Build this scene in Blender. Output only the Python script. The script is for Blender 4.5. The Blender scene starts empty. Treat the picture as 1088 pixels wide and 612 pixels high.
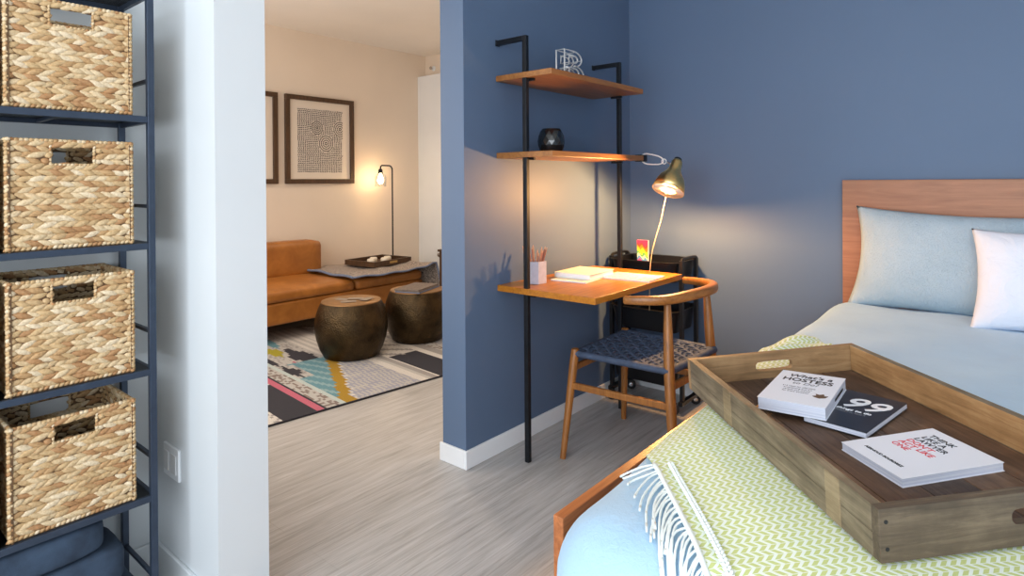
import bpy, bmesh, math, random
from mathutils import Vector, Matrix
random.seed(7)
PI = math.pi
SC = bpy.context.scene
COL = SC.collection
# ------------------------------------------------------------------ helpers
def lin(c):
    return c/12.92 if c <= .04045 else ((c+.055)/1.055)**2.4
def C(r, g, b):
    return (lin(r/255), lin(g/255), lin(b/255), 1)
class Mat:
    def __init__(s, name):
        s.m = bpy.data.materials.new(name); s.m.use_nodes = True
        s.t = s.m.node_tree; s.N = s.t.nodes; s.L = s.t.links
        s.b = s.N['Principled BSDF']
    def n(s, typ, **k):
        nd = s.N.new(typ)
        for a, v in k.items():
            if a.startswith('i_'): nd.inputs[a[2:].replace('_', ' ')].default_value = v
            else: setattr(nd, a, v)
        return nd
    def l(s, a, b): s.L.new(a, b)
    def set(s, **k):
        for a, v in k.items(): s.b.inputs[a.replace('_', ' ')].default_value = v
        return s
    def ramp(s, fac, stops, interp='LINEAR'):
        r = s.n('ShaderNodeValToRGB'); e = r.color_ramp.elements; r.color_ramp.interpolation = interp
        while len(e) < len(stops): e.new(.5)
        for i, (p, c) in enumerate(stops): e[i].position = p; e[i].color = c
        s.l(fac, r.inputs[0]); return r.outputs[0]
    def coords(s, kind='Object', scale=(1, 1, 1), rot=(0, 0, 0)):
        tc = s.n('ShaderNodeTexCoord'); mp = s.n('ShaderNodeMapping')
        mp.inputs['Scale'].default_value = scale; mp.inputs['Rotation'].default_value = rot
        s.l(tc.outputs[kind], mp.inputs[0]); return mp.outputs[0]
    def noise(s, vec, scale, detail=4, rough=.5, dist=0):
        nn = s.n('ShaderNodeTexNoise'); nn.inputs['Scale'].default_value = scale
        nn.inputs['Detail'].default_value = detail; nn.inputs['Roughness'].default_value = rough
        nn.inputs['Distortion'].default_value = dist
        s.l(vec, nn.inputs['Vector']); return nn.outputs[0]
    def bump(s, h, strength=.2, dist=.002):
        b = s.n('ShaderNodeBump'); b.inputs['Strength'].default_value = strength; b.inputs['Distance'].default_value = dist
        s.l(h, b.inputs['Height']); s.l(b.outputs[0], s.b.inputs['Normal']); return s
    def math(s, op, a, b=None):
        m = s.n('ShaderNodeMath', operation=op)
        for i, x in enumerate((a, b)):
            if x is None: continue
            if isinstance(x, (int, float)): m.inputs[i].default_value = x
            else: s.l(x, m.inputs[i])
        return m.outputs[0]
def plain(name, col, rough=.5, metal=0, spec=.5, nscale=0, namt=.12, bump=0, bscale=60, bdist=.001):
    M = Mat(name); M.set(Base_Color=col, Roughness=rough, Metallic=metal); M.b.inputs['Specular IOR Level'].default_value = spec
    v = M.coords()
    if nscale:
        lo = tuple(max(0, x*(1-namt)) for x in col[:3])+(1,); hi = tuple(min(1, x*(1+namt)) for x in col[:3])+(1,)
        M.l(M.ramp(M.noise(v, nscale), [(.3, lo), (.7, hi)]), M.b.inputs['Base Color'])
    if bump: M.bump(M.noise(v, bscale, 3), bump, bdist)
    return M.m
def wood(name, dark, light, along='X', scale=1.0, rough=.45, bump=.15, stretch=14, distort=1.2):
    M = Mat(name); M.set(Roughness=rough)
    sc = {'X': (1, stretch, stretch), 'Y': (stretch, 1, stretch), 'Z': (stretch, stretch, 1)}[along]
    v = M.coords('Object', tuple(a*scale for a in sc))
    a = M.noise(v, 2.2, 6, .6, distort); b = M.noise(v, 9, 4, .6, .3)
    mixf = M.math('ADD', M.math('MULTIPLY', a, .75), M.math('MULTIPLY', b, .25))
    mid = tuple((x+y)/2 for x, y in zip(dark, light))
    M.l(M.ramp(mixf, [(.32, dark), (.5, mid), (.68, light)]), M.b.inputs['Base Color'])
    if bump: M.bump(mixf, bump, .001)
    return M.m
class MB:
    def __init__(s): s.v = []; s.f = []; s.mi = []; s.cm = 0; s.col = []; s.cc = None; s.uv = {}
    def add(s, vs, fs):
        o = len(s.v); s.v += [tuple(p) for p in vs]
        for f in fs:
            s.f.append(tuple(o+i for i in f)); s.mi.append(s.cm); s.col.append(s.cc)
        return o
    def box(s, lo, hi, M=None):
        x0, y0, z0 = lo; x1, y1, z1 = hi
        vs = [Vector(p) for p in ((x0,y0,z0),(x1,y0,z0),(x1,y1,z0),(x0,y1,z0),(x0,y0,z1),(x1,y0,z1),(x1,y1,z1),(x0,y1,z1))]
        if M: vs = [M @ p for p in vs]
        s.add(vs, [(0,3,2,1),(4,5,6,7),(0,1,5,4),(1,2,6,5),(2,3,7,6),(3,0,4,7)]); return s
    def cbox(s, c, sz, M=None):
        return s.box([a-b/2 for a, b in zip(c, sz)], [a+b/2 for a, b in zip(c, sz)], M)
    def beam(s, p0, p1, w, h, up=(0, 0, 1)):
        p0, p1 = Vector(p0), Vector(p1); d = (p1-p0); L = d.length; d.normalize()
        x = d.cross(Vector(up))
        if x.length < 1e-4: x = d.cross(Vector((1, 0, 0)))
        x.normalize(); y = x.cross(d)
        M = Matrix((x, d, y)).transposed().to_4x4(); M.translation = p0
        return s.box((-w/2, 0, -h/2), (w/2, L, h/2), M)
    def tube(s, path, r, seg=10, cap=True, sx=1, closed=False, ref=None):
        P = [Vector(p) for p in path]; n = len(P); R = r if isinstance(r, (list, tuple)) else [r]*n
        prev = None; rings = []
        for i in range(n):
            if closed: t = (P[(i+1) % n]-P[i-1])
            else: t = (P[min(i+1, n-1)]-P[max(i-1, 0)])
            t.normalize()
            if prev is None:
                a = Vector(ref) if ref else (Vector((0, 0, 1)) if abs(t.z) < .9 else Vector((1, 0, 0)))
            else: a = prev
            a = (a-t*a.dot(t)).normalized(); prev = a; b = t.cross(a)
            rings.append([P[i]+a*(math.cos(2*PI*k/seg)*R[i])+b*(math.sin(2*PI*k/seg)*R[i]*sx) for k in range(seg)])
        vs = [p for q in rings for p in q]; fs = []
        for i in range(n if closed else n-1):
            j = (i+1) % n
            for k in range(seg):
                l = (k+1) % seg; fs.append((i*seg+k, i*seg+l, j*seg+l, j*seg+k))
        if cap and not closed: fs += [tuple(range(seg))[::-1], tuple((n-1)*seg+k for k in range(seg))]
        s.add(vs, fs); return s
    def lathe(s, prof, seg=48, c=(0, 0, 0), M=None, fn=None):
        vs = []; n = len(prof)
        for r, z in prof:
            for k in range(seg):
                a = 2*PI*k/seg; rr = r if fn is None else fn(r, z, a)
                p = Vector((rr*math.cos(a), rr*math.sin(a), z))
                vs.append((M @ p) if M else p+Vector(c))
        fs = []
        for i in range(n-1):
            for k in range(seg):
                l = (k+1) % seg; fs.append((i*seg+k, i*seg+l, (i+1)*seg+l, (i+1)*seg+k))
        if prof[0][0] > 0 : fs.append(tuple(range(seg))[::-1])
        if prof[-1][0] > 0: fs.append(tuple((n-1)*seg+k for k in range(seg)))
        s.add(vs, fs); return s
    def grid(s, fn, nu, nv, cu=False, cv=False, flip=False):
        vs = [fn(i, j) for i in range(nu) for j in range(nv)]; fs = []
        for i in range(nu if cu else nu-1):
            for j in range(nv if cv else nv-1):
                a = i*nv+j; b = i*nv+(j+1) % nv; c = ((i+1) % nu)*nv+(j+1) % nv; d = ((i+1) % nu)*nv+j
                fs.append((a, b, c, d) if flip else (a, d, c, b))
        return s.add(vs, fs)
    def prism(s, pts, z0, z1, M=None):
        n = len(pts); vs = [Vector((x, y, z)) for z in (z0, z1) for x, y in pts]
        if M: vs = [M @ p for p in vs]
        s.add(vs, [tuple(range(n))[::-1], tuple(range(n, 2*n))]+[(i, (i+1) % n, n+(i+1) % n, n+i) for i in range(n)]); return s
    def holed(s, W, H, hole, th, M, n=40):
        """plate W x H (local x, z, y from 0 to th) with a stadium/rect hole (cx, cz, hw, hh, round)"""
        cx, cz, hw, hh, rnd = hole; inn = []; out = []
        angs = [2*PI*(k+.5)/n for k in range(n)]
        for cxr, czr in ((0, 0), (W, 0), (W, H), (0, H)): angs.append(math.atan2(czr-cz, cxr-cx) % (2*PI))
        angs = sorted(angs)
        for a in angs:
            c, d = math.cos(a), math.sin(a)
            ts = []
            if c > 1e-9: ts.append((W-cx)/c)
            if c < -1e-9: ts.append((0-cx)/c)
            if d > 1e-9: ts.append((H-cz)/d)
            if d < -1e-9: ts.append((0-cz)/d)
            t = min(ts); out.append((cx+c*t, cz+d*t))
            if rnd:
                # stadium: ray against capsule
                x0 = hw-hh
                t = hh/abs(d) if abs(d) > 1e-9 else 9
                if abs(c*t) > x0:
                    B = abs(c)*x0; t = B+math.sqrt(max(0, B*B-(x0*x0-hh*hh)))
            else: t = min(hw/abs(c) if abs(c) > 1e-9 else 9, hh/abs(d) if abs(d) > 1e-9 else 9)
            inn.append((cx+c*t, cz+d*t))
        m = len(angs); vs = []
        for y in (0, th):
            for q in (inn, out):
                vs += [M @ Vector((x, y, z)) for x, z in q]
        fs = []
        for k in range(m):
            l = (k+1) % m
            fs += [(k, m+k, m+l, l), (2*m+k, 2*m+l, 3*m+l, 3*m+k), (k, l, 2*m+l, 2*m+k), (m+k, 3*m+k, 3*m+l, m+l)]
        s.add(vs, fs); return s
    def build(s, name, mats, parent=None, smooth=False, bevel=0, seg=2, world=True, subsurf=0, angle=None):
        me = bpy.data.meshes.new(name)
        off = WL.get(parent, Vector((0, 0, 0))) if (parent is not None and world) else Vector((0, 0, 0))
        me.from_pydata([(p[0]-off.x, p[1]-off.y, p[2]-off.z) for p in s.v], [], s.f)
        if not isinstance(mats, (list, tuple)): mats = [mats]
        for m in mats: me.materials.append(m)
        for p, k in zip(me.polygons, s.mi): p.material_index = k; p.use_smooth = smooth
        if any(c is not None for c in s.col):
            ca = me.color_attributes.new('col', 'FLOAT_COLOR', 'CORNER')
            for p, c in zip(me.polygons, s.col):
                for li in p.loop_indices: ca.data[li].color = c or (1, 1, 1, 1)
        if s.uv:
            ul = me.uv_layers.new(name='UVMap')
            for lp in me.loops: ul.data[lp.index].uv = s.uv.get(lp.vertex_index, (0, 0))
        me.update()
        bm = bmesh.new(); bm.from_mesh(me); bmesh.ops.recalc_face_normals(bm, faces=bm.faces) if not s.uv else None; bm.to_mesh(me); bm.free()
        o = bpy.data.objects.new(name, me); COL.objects.link(o)
        if parent is not None: o.parent = parent; WL[o] = WL.get(parent, Vector((0, 0, 0)))
        if bevel:
            b = o.modifiers.new('Bevel', 'BEVEL'); b.width = bevel; b.segments = seg; b.limit_method = 'ANGLE'; b.angle_limit = .6
        if subsurf:
            b = o.modifiers.new('Subdivision', 'SUBSURF'); b.levels = subsurf; b.render_levels = subsurf
        if angle:
            try:
                for p in me.polygons: p.use_smooth = True
                me.set_sharp_from_angle(angle=angle)
            except Exception: pass
        return o
WL = {}
def tag(o, label, cat, group=None, kind=None):
    o['label'] = label; o['category'] = cat
    if group: o['group'] = group
    if kind: o['kind'] = kind
    return o
def thing(name, label, cat, loc=(0, 0, 0), rotz=0, group=None, M=None):
    o = bpy.data.objects.new(name, None); COL.objects.link(o); o.empty_display_size = .05
    if M is not None: o.matrix_world = M; WL[o] = Vector((0, 0, 0))
    else:
        o.location = loc; o.rotation_euler = (0, 0, rotz); WL[o] = Vector(loc) if rotz == 0 else Vector((0, 0, 0))
    return tag(o, label, cat, group)
def struct(o): o['kind'] = 'structure'; return o
def dup(root, loc, label, rotz=None, scale=None):
    r = root.copy(); COL.objects.link(r); r.location = loc; r['label'] = label
    if rotz is not None: r.rotation_euler = (0, 0, rotz)
    if scale: r.scale = scale
    for ch in list(root.children):
        c = ch.copy(); COL.objects.link(c); c.parent = r
        for g in list(ch.children):
            d = g.copy(); COL.objects.link(d); d.parent = c
    return r
def bez(pts, n=8):
    """Catmull-Rom through pts"""
    P = [Vector(p) for p in pts]; out = []
    for i in range(len(P)-1):
        a = P[max(i-1, 0)]; b = P[i]; c = P[i+1]; d = P[min(i+2, len(P)-1)]
        for k in range(n):
            t = k/n
            out.append(.5*((2*b)+(c-a)*t+(2*a-5*b+4*c-d)*t*t+(3*b-a-3*c+d)*t**3))
    out.append(P[-1]); return out
def text_part(name, body, size, M, mat, parent, ext=.0004, align='LEFT', bold=0, shear=0, sx=1.0):
    cu = bpy.data.curves.new(name, 'FONT'); cu.body = body; cu.size = size; cu.extrude = ext; cu.align_x = align
    cu.offset = bold; cu.shear = shear; cu.resolution_u = 3
    t = bpy.data.objects.new(name, cu); COL.objects.link(t)
    dg = bpy.context.evaluated_depsgraph_get(); dg.update()
    me = bpy.data.meshes.new_from_object(t.evaluated_get(dg)); bpy.data.objects.remove(t)
    me.transform(M @ Matrix.Diagonal((sx, 1, 1, 1)))
    me.materials.clear(); me.materials.append(mat)
    o = bpy.data.objects.new(name, me); COL.objects.link(o); o.parent = parent; WL[o] = WL.get(parent, Vector()); return o

# ------------------------------------------------------------------ camera (calibrated from the walls, desk and racks)
F = 645.36; H = 1.27
yw, pt, rl = math.radians(39.99), math.radians(.2023), math.radians(-.4045)
fw = Vector((-math.sin(yw)*math.cos(pt), math.cos(yw)*math.cos(pt), -math.sin(pt)))
rr = Vector((math.cos(yw), math.sin(yw), 0)); uu = rr.cross(fw)
r2 = rr*math.cos(rl)+uu*math.sin(rl); u2 = -rr*math.sin(rl)+uu*math.cos(rl)
CAM = Vector((1.8881, -1.922, H))
cd = bpy.data.cameras.new('camera'); cam = bpy.data.objects.new('camera', cd); COL.objects.link(cam)
Mc = Matrix((r2, u2, -fw)).transposed().to_4x4(); Mc.translation = CAM; cam.matrix_world = Mc
cd.sensor_width = 36; cd.lens = F/1088*36; cd.shift_y = (195.66-306)/1088; cd.clip_start = .05; cd.clip_end = 60
SC.camera = cam

# ------------------------------------------------------------------ materials
BLUE = C(90, 110, 138)
def wallmat(name, col, rough=.6):
    M = Mat(name); M.set(Roughness=rough); v = M.coords()
    lo = tuple(x*.97 for x in col[:3])+(1,); hi = tuple(min(1, x*1.03) for x in col[:3])+(1,)
    M.l(M.ramp(M.noise(v, 1.5), [(.3, lo), (.7, hi)]), M.b.inputs['Base Color'])
    M.bump(M.noise(v, 220, 2), .12, .0006); M.b.inputs['Specular IOR Level'].default_value = .35; return M.m
m_blue = wallmat('blue_wall_paint', BLUE, .5)
m_white = wallmat('white_wall_paint', C(212, 217, 220), .4)
m_cream = wallmat('cream_wall_paint', C(230, 216, 200), .6)
m_trim = plain('white_trim_paint', C(232, 236, 240), .35, nscale=3, namt=.03)
m_ceil = wallmat('ceiling_paint', C(240, 234, 226), .8)
def floor_mat():
    M = Mat('grey_oak_plank_floor'); M.set(Roughness=.38)
    v = M.coords('Object', (1, 1, 1), (0, 0, PI/2))
    br = M.n('ShaderNodeTexBrick'); M.l(v, br.inputs['Vector'])
    br.inputs['Scale'].default_value = 1; br.inputs['Brick Width'].default_value = 1.22; br.inputs['Row Height'].default_value = .18
    br.inputs['Mortar Size'].default_value = .0012; br.inputs['Color1'].default_value = (.35, .35, .35, 1); br.inputs['Color2'].default_value = (.65, .65, .65, 1)
    br.inputs['Mortar'].default_value = (.2, .2, .2, 1); br.offset = .37; br.offset_frequency = 2
    g = M.coords('Object', (26, 1.6, 1)); g2 = M.coords('Object', (110, 2.5, 1))
    a = M.noise(g, 1.6, 6, .6, .8); b = M.noise(g2, 1.8, 4, .6, .2)
    f = M.math('ADD', M.math('MULTIPLY', a, .55), M.math('MULTIPLY', b, .45))
    f = M.math('ADD', f, M.math('MULTIPLY', M.math('SUBTRACT', br.outputs['Color'], .5), .22))
    M.l(M.ramp(f, [(.28, C(134, 131, 128)), (.48, C(172, 170, 168)), (.7, C(198, 197, 197))]), M.b.inputs['Base Color'])
    M.bump(f, .12, .0008); return M.m
m_floor = floor_mat()
m_black = plain('matt_black_metal', C(34, 37, 42), .42, .6, nscale=30, namt=.15)
m_rack = plain('black_blue_rack_steel', C(60, 71, 88), .38, .5, nscale=30, namt=.1)
m_desk = wood('golden_walnut_desk', C(150, 88, 18), C(192, 124, 34), 'Y', 1.2, .36, .06)
m_shelf = wood('walnut_shelf', C(122, 76, 36), C(170, 114, 60), 'Y', 1.2, .4, .08)
m_head = wood('headboard_walnut', C(138, 88, 58), C(174, 118, 82), 'X', 1.0, .45, .06, 12)
m_rail = wood('orange_walnut_bed_frame', C(140, 78, 42), C(192, 118, 68), 'Y', 1.2, .36, .06)
m_chair = wood('teak_chair_wood', C(118, 72, 30), C(168, 110, 52), 'Z', 2.0, .4, .05)
m_cord = plain('navy_paper_cord', C(62, 76, 100), .75, nscale=40, namt=.25, bump=.5, bscale=300)
m_blackplastic = plain('black_cart_enamel', C(22, 22, 25), .38, .2)
m_rubber = plain('dark_rubber', C(24, 24, 26), .6)
m_chrome = plain('chrome', C(205, 205, 208), .22, 1)
m_brass = plain('brushed_brass', C(226, 196, 132), .30, 1, nscale=60, namt=.08)
m_wire = plain('white_wire', C(220, 220, 220), .35, .3)
m_page = plain('white_paper', C(232, 234, 240), .6)
m_ink = plain('black_ink', C(26, 27, 32), .5)
m_red = plain('red_ink', C(205, 36, 52), .5)
m_greyink = plain('grey_ink', C(120, 122, 130), .5)

# ------------------------------------------------------------------ room shell
XL, YF, CH = -3.5, 2.93, 2.757
LB = 1.487      # headboard wall plane
XR, YR = 4.1, -3.5
def wall(name, lo, hi, m): return struct(MB().box(lo, hi).build(name, m))
wall('floor', (XL-.2, YR-.2, -.1), (XR+.2, YF+.2, 0), m_floor)
wall('ceiling', (XL-.2, YR-.2, CH), (XR+.2, YF+.2, CH+.1), m_ceil)
wall('wall_living_left', (XL-.15, -1.144, 0), (XL, YF+.15, CH), m_cream)
wall('wall_living_far', (XL, YF, 0), (-.147, YF+.15, CH), m_cream)
# partition wall that carries the desk; blue on the bedroom side and on its end, cream behind
w = MB(); w.box((-.147, 0, 0), (0, YF, CH)); w.mi = [0]*6; w.mi[5] = 1
struct(w.build('wall_partition', [m_blue, m_cream]))
wall('wall_headboard', (0, LB, 0), (XR, LB+.15, CH), m_blue)
wall('wall_right', (XR, YR, 0), (XR+.15, LB, CH), m_white)
# stub wall with the outlet: white
wall('wall_stub', (XL, -1.144, 0), (.138, -.993, CH), m_white)
wall('wall_rack', (-.45, YR, 0), (-.30, -1.144, CH), m_white)
# rear wall with a wide window (behind the camera)
wx0, wx1, wz0, wz1 = .2, 3.9, .45, 2.5
w = MB()
w.box((-.30, YR-.15, 0), (wx0, YR, CH)); w.box((wx1, YR-.15, 0), (XR, YR, CH))
w.box((wx0, YR-.15, 0), (wx1, YR, wz0)); w.box((wx0, YR-.15, wz1), (wx1, YR, CH))
struct(w.build('wall_rear', m_white))
w = MB()
for x in (wx0, (2*wx0+wx1)/3, (wx0+2*wx1)/3, wx1-.05): w.box((x, YR-.12, wz0), (x+.05, YR-.06, wz1))
w.box((wx0, YR-.12, wz0), (wx1, YR-.06, wz0+.05)); w.box((wx0, YR-.12, wz1-.05), (wx1, YR-.06, wz1))
struct(w.build('window_1', m_trim, bevel=.004))
# baseboards
bh = .082
struct(MB().box((0, -.012, 0), (.012, LB, bh)).build('baseboard_partition', m_trim, bevel=.003))
struct(MB().box((-.159, -.012, 0), (0, 0, bh)).build('baseboard_partition_end', m_trim, bevel=.003))
struct(MB().box((.012, LB-.012, 0), (XR, LB, bh)).build('baseboard_headboard', m_trim, bevel=.003))
struct(MB().box((-.30, -1.156, 0), (.138, -1.144, .10)).build('baseboard_stub', m_white, bevel=.003))
struct(MB().box((-.30, YR, 0), (-.288, -1.156, .10)).build('baseboard_rack', m_white, bevel=.003))
struct(MB().box((XL, -.993, 0), (XL+.012, YF, bh)).build('baseboard_living', m_trim, bevel=.003))
# white tall closet front at the living room's far end, lower than the ceiling
w = MB(); w.box((XL+.002, 2.80, 0), (-2.45, 2.93, 2.50)); struct(w.build('door_1', m_trim, bevel=.004))
# fire sprinkler on the bulkhead above the closet front
sp = thing('sprinkler_head', 'small white fire sprinkler on living room wall above white closet front', 'sprinkler', (-3.36, 2.93, 2.6))
M = Matrix.Translation((-3.36, 2.93, 2.6)) @ Matrix.Rotation(PI/2, 4, 'X')
MB().lathe([(.03, 0), (.03, .006), (.012, .012), (.012, .03)], 20, M=M).build('cover_plate', m_trim, sp, smooth=False)
MB().lathe([(.006, .03), (.006, .045), (.02, .047), (.02, .05)], 16, M=M).build('deflector', m_chrome, sp)
w = MB()
for x in (-3.05, -1.83, -.60): w.box((x, -.992, .55), (x+.05, -.955, 2.45))
w.box((-3.0, -.992, .55), (-.6, -.955, .60)); w.box((-3.0, -.992, 2.40), (-.6, -.955, 2.45))
struct(w.build('fill_light_frame', m_trim))  # unseen frame added around the living room fill light, no known window here
# outlet
ot = thing('wall_outlet', 'white double socket plate on white wall beside metal rack', 'outlet', (-.17, -1.144, .395))
MB().box((-.228, -1.153, .345), (-.112, -1.144, .445)).build('cover_plate', m_trim, ot, bevel=.003)
for x in (-.2, -.144):
    MB().box((x-.018, -1.156, .365), (x+.018, -1.153, .425)).build('socket', plain('socket_white', C(214, 216, 218), .3), ot, bevel=.002)

# ------------------------------------------------------------------ wicker baskets on the steel rack
def straw():
    M = Mat('water_hyacinth_straw'); M.set(Roughness=.62)
    at = M.n('ShaderNodeAttribute'); at.attribute_name = 'col'
    v = M.coords('Object', (1, 1, 1)); nz = M.noise(v, 160, 3, .6)
    mx = M.n('ShaderNodeMix', data_type='RGBA', blend_type='MULTIPLY'); mx.inputs[0].default_value = 1
    M.l(at.outputs['Color'], mx.inputs[6]); M.l(M.ramp(nz, [(.3, (.72, .66, .58, 1)), (.65, (1, 1, 1, 1))]), mx.inputs[7])
    M.l(mx.outputs[2], M.b.inputs['Base Color']); M.bump(M.noise(M.coords('Object', (1, 1, 6)), 220, 2), .4, .0012); return M.m
m_straw = straw(); m_liner = plain('dark_straw_core', C(96, 70, 44), .8, nscale=50, namt=.3)
PAL = [C(212, 184, 142), C(222, 198, 160), C(204, 172, 126), C(190, 152, 106), C(216, 190, 150), C(200, 168, 124), C(178, 134, 90), C(228, 208, 176)]
def strand(mb, c, ax, nrm, L, hh, th, rnd):
    """a spindle shaped straw strand centred at c, long axis ax, thickness along nrm"""
    side = nrm.cross(ax).normalized(); vs = [c-ax*L/2]; ns, sg = 4, 6
    for i in range(1, ns+1):
        t = i/(ns+1); r = math.sin(PI*t)**.75
        for k in range(sg):
            a = 2*PI*k/sg
            vs.append(c+ax*((t-.5)*L)+side*(math.cos(a)*hh/2*r)+nrm*(math.sin(a)*th/2*r))
    vs.append(c+ax*L/2); fs = []
    for k in range(sg):
        l = (k+1) % sg; fs.append((0, 1+l, 1+k)); fs.append((len(vs)-1, 1+(ns-1)*sg+k, 1+(ns-1)*sg+l))
        for i in range(ns-1): fs.append((1+i*sg+k, 1+i*sg+l, 1+(i+1)*sg+l, 1+(i+1)*sg+k))
    mb.cc = rnd; mb.add(vs, fs)
BW, BD, BHT = .286, .262, .288      # width (y), depth (x), height
HOLE = (BW/2, BHT-.043, .046, .020)
def basket_mesh(seed):
    random.seed(seed); mb = MB(); li = MB()
    sides = [(Vector((0, -BW/2, 0)), Vector((0, 1, 0)), Vector((1, 0, 0)), BW, True),          # front +x
             (Vector((-BD, BW/2, 0)), Vector((0, -1, 0)), Vector((-1, 0, 0)), BW, True),
             (Vector((0, BW/2, 0)), Vector((-1, 0, 0)), Vector((0, 1, 0)), BD, False),
             (Vector((-BD, -BW/2, 0)), Vector((1, 0, 0)), Vector((0, -1, 0)), BD, False)]
    up = Vector((0, 0, 1)); rows = 18; ph = (BHT-.016)/rows
    hx, hz, hw, hh = HOLE
    for o, d, n, W, hole in sides:
        base = o-n*.008
        def inhole(a, z, m=0): return hole and abs(a-hx) < hw+m and abs(z-hz) < hh+m
        for r in range(rows):
            z = .012+ph*(r+.5); pitch = .026; cnt = int(W/pitch)+1; sg = 1 if r % 2 else -1
            for k in range(cnt):
                a = (k+.5)*W/cnt+(.25 if r % 2 else -.05)*pitch+random.uniform(-.002, .002); a = min(max(a, .008), W-.008)
                if inhole(a, z, .004): continue
                tilt = sg*(.30+random.uniform(-.12, .12))
                ax = (d*math.cos(tilt)+up*math.sin(tilt)).normalized()
                L = .050+random.uniform(-.004, .007)
                if hole and abs(z-hz) < hh+.006 and abs(a-hx) < hw+.016:
                    L = .022; 
                wig = random.uniform(-.001, .002)
                if a-L/2 < -.001: L = min(L, max(.026, 2*a+.006)); a = max(a, L/2-.003)
                if a+L/2 > W+.001: L = min(L, max(.026, 2*(W-a)+.006)); a = min(a, W-L/2+.003)
                ax = (d*math.cos(tilt)+up*math.sin(tilt)).normalized()
                strand(mb, base+d*a+up*(z+random.uniform(-.001, .001))+n*(wig), ax, n, L, ph*1.22, .013, random.choice(PAL))
        # plaited rims: bottom, top, both corners and around the hole
        for z, st in ((.007, .013), (BHT-.004, .012)):
            k = 0; a = .004
            while a < W:
                if True: strand(mb, base+d*a+up*z+n*.001, (d+up*(.5 if z < .1 else .12)).normalized(), n, .019, .011, .013, random.choice(PAL))
                a += st*.85
        z = .008
        while z < BHT:
            strand(mb, o-n*.006+d*.004+up*z, (up+d*.35).normalized(), n, .017, .011, .014, random.choice(PAL)); z += .0105
        if hole:
            for z in (hz-hh-.003,):
                a = hx-hw
                while a < hx+hw: strand(mb, base+d*a+up*z, (d+up*.3).normalized(), n, .014, .008, .014, random.choice(PAL)); a += .009
            for a in (hx-hw-.003, hx+hw+.003):
                z = hz-hh
                while z < hz+hh+.006: strand(mb, base+d*a+up*z, (up+d*.3).normalized(), n, .014, .008, .014, random.choice(PAL)); z += .009
        M = Matrix((d, -n, up)).transposed().to_4x4(); M.translation = o-n*.006
        if hole: li.holed(W, BHT-.006, (hx, hz, hw+.002, hh+.002, False), .005, M, 24)
        else: li.box((0, 0, 0), (W, .005, BHT-.006), M)
    li.box((-BD+.006, -BW/2+.006, .002), (-.006, BW/2-.006, .008))
    return mb, li
KX = -.031; RY1 = -1.239; RY0 = RY1-.66; RD = .255
ZS = [1.83, 1.466, 1.102, .739, .375, .03]
def rack():
    t = thing('storage_rack', 'tall black steel rack with open shelves holding woven baskets by white wall', 'rack', (KX-RD/2, (RY0+RY1)/2, 0))
    q = .018
    for x in (KX-q, KX-RD):
        for y in (RY1-q, RY0):
            MB().box((x, y, 0), (x+q, y+q, 2.05)).build('post', m_rack, t, bevel=.0015)
    for z in ZS:
        m = MB()
        m.box((KX-.014, RY0+q, z-.018), (KX-.002, RY1-q, z)); m.box((KX-RD+.002, RY0+q, z-.018), (KX-RD+.014, RY1-q, z))
        for y in (RY1-.014, RY0+.002): m.box((KX-RD+q, y, z-.018), (KX-q, y+.012, z))
        for k in range(1, 3): 
            y = RY0+(RY1-RY0)*k/3; m.box((KX-RD+.014, y-.006, z-.016), (KX-.014, y+.006, z-.006))
        sh = m.build('shelf', m_rack, t, bevel=.001)
        g = MB(); 
        g.box((KX-RD+.014, RY0+.014, z-.005), (KX-.014, RY1-.014, z-.001)) if z < 1.8 else None
        if z > 1.8:
            for k in range(22): g.tube([(KX-RD+.008+k*.0109, RY0+.01, z-.003), (KX-RD+.008+k*.0109, RY1-.01, z-.003)], .0016, 6)
        g.build('shelf_panel', m_black, sh)
    for i in range(len(ZS)-1):
        z = ZS[i+1]+.105
        for y in (RY1-.013, RY0+.003):
            MB().box((KX-RD+q, y, z-.005), (KX-q, y+.01, z+.005)).build('side_rung', m_rack, t)
rack()
bm1 = [basket_mesh(3), basket_mesh(11)]
proto = []
for k, (mb, li) in enumerate(bm1):
    r = thing('wicker_basket', 'x', 'basket', (9, 9, 9), 0, 'woven straw storage baskets on the black rack')
    WL[r] = Vector((0, 0, 0))
    mb.build('woven_wall', m_straw, r, smooth=True); li.build('lining', m_liner, r); proto.append(r)
YB = -1.257-.034-BW/2
names = {(0, 0): 'woven straw basket topmost on the rack, just under the wire shelf at the photo top',
         (0, 1): 'woven straw basket second from top, bright wall visible through its hand hole',
         (0, 2): 'woven straw basket third from top, its open rim just showing below the shelf above',
         (0, 3): 'lowest woven straw basket, open top showing its dark inside, above folded denim',
         (1, 0): 'woven straw basket cut off at the photo left edge, topmost row',
         (1, 1): 'woven straw basket cut off at the photo left edge, second row from top',
         (1, 2): 'woven straw basket cut off at the photo left edge, third row from top',
         (1, 3): 'woven straw basket cut off at the photo left edge, lowest row'}
used = set()
for c in range(2):
    for k in range(4):
        src = (k+c) % 2; loc = (KX-.010, YB-c*(BW+.018), ZS[k+1])
        if src not in used:
            used.add(src); o = proto[src]; o.location = loc; o['label'] = names[(c, k)]
        else: dup(proto[src], loc, names[(c, k)])
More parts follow.
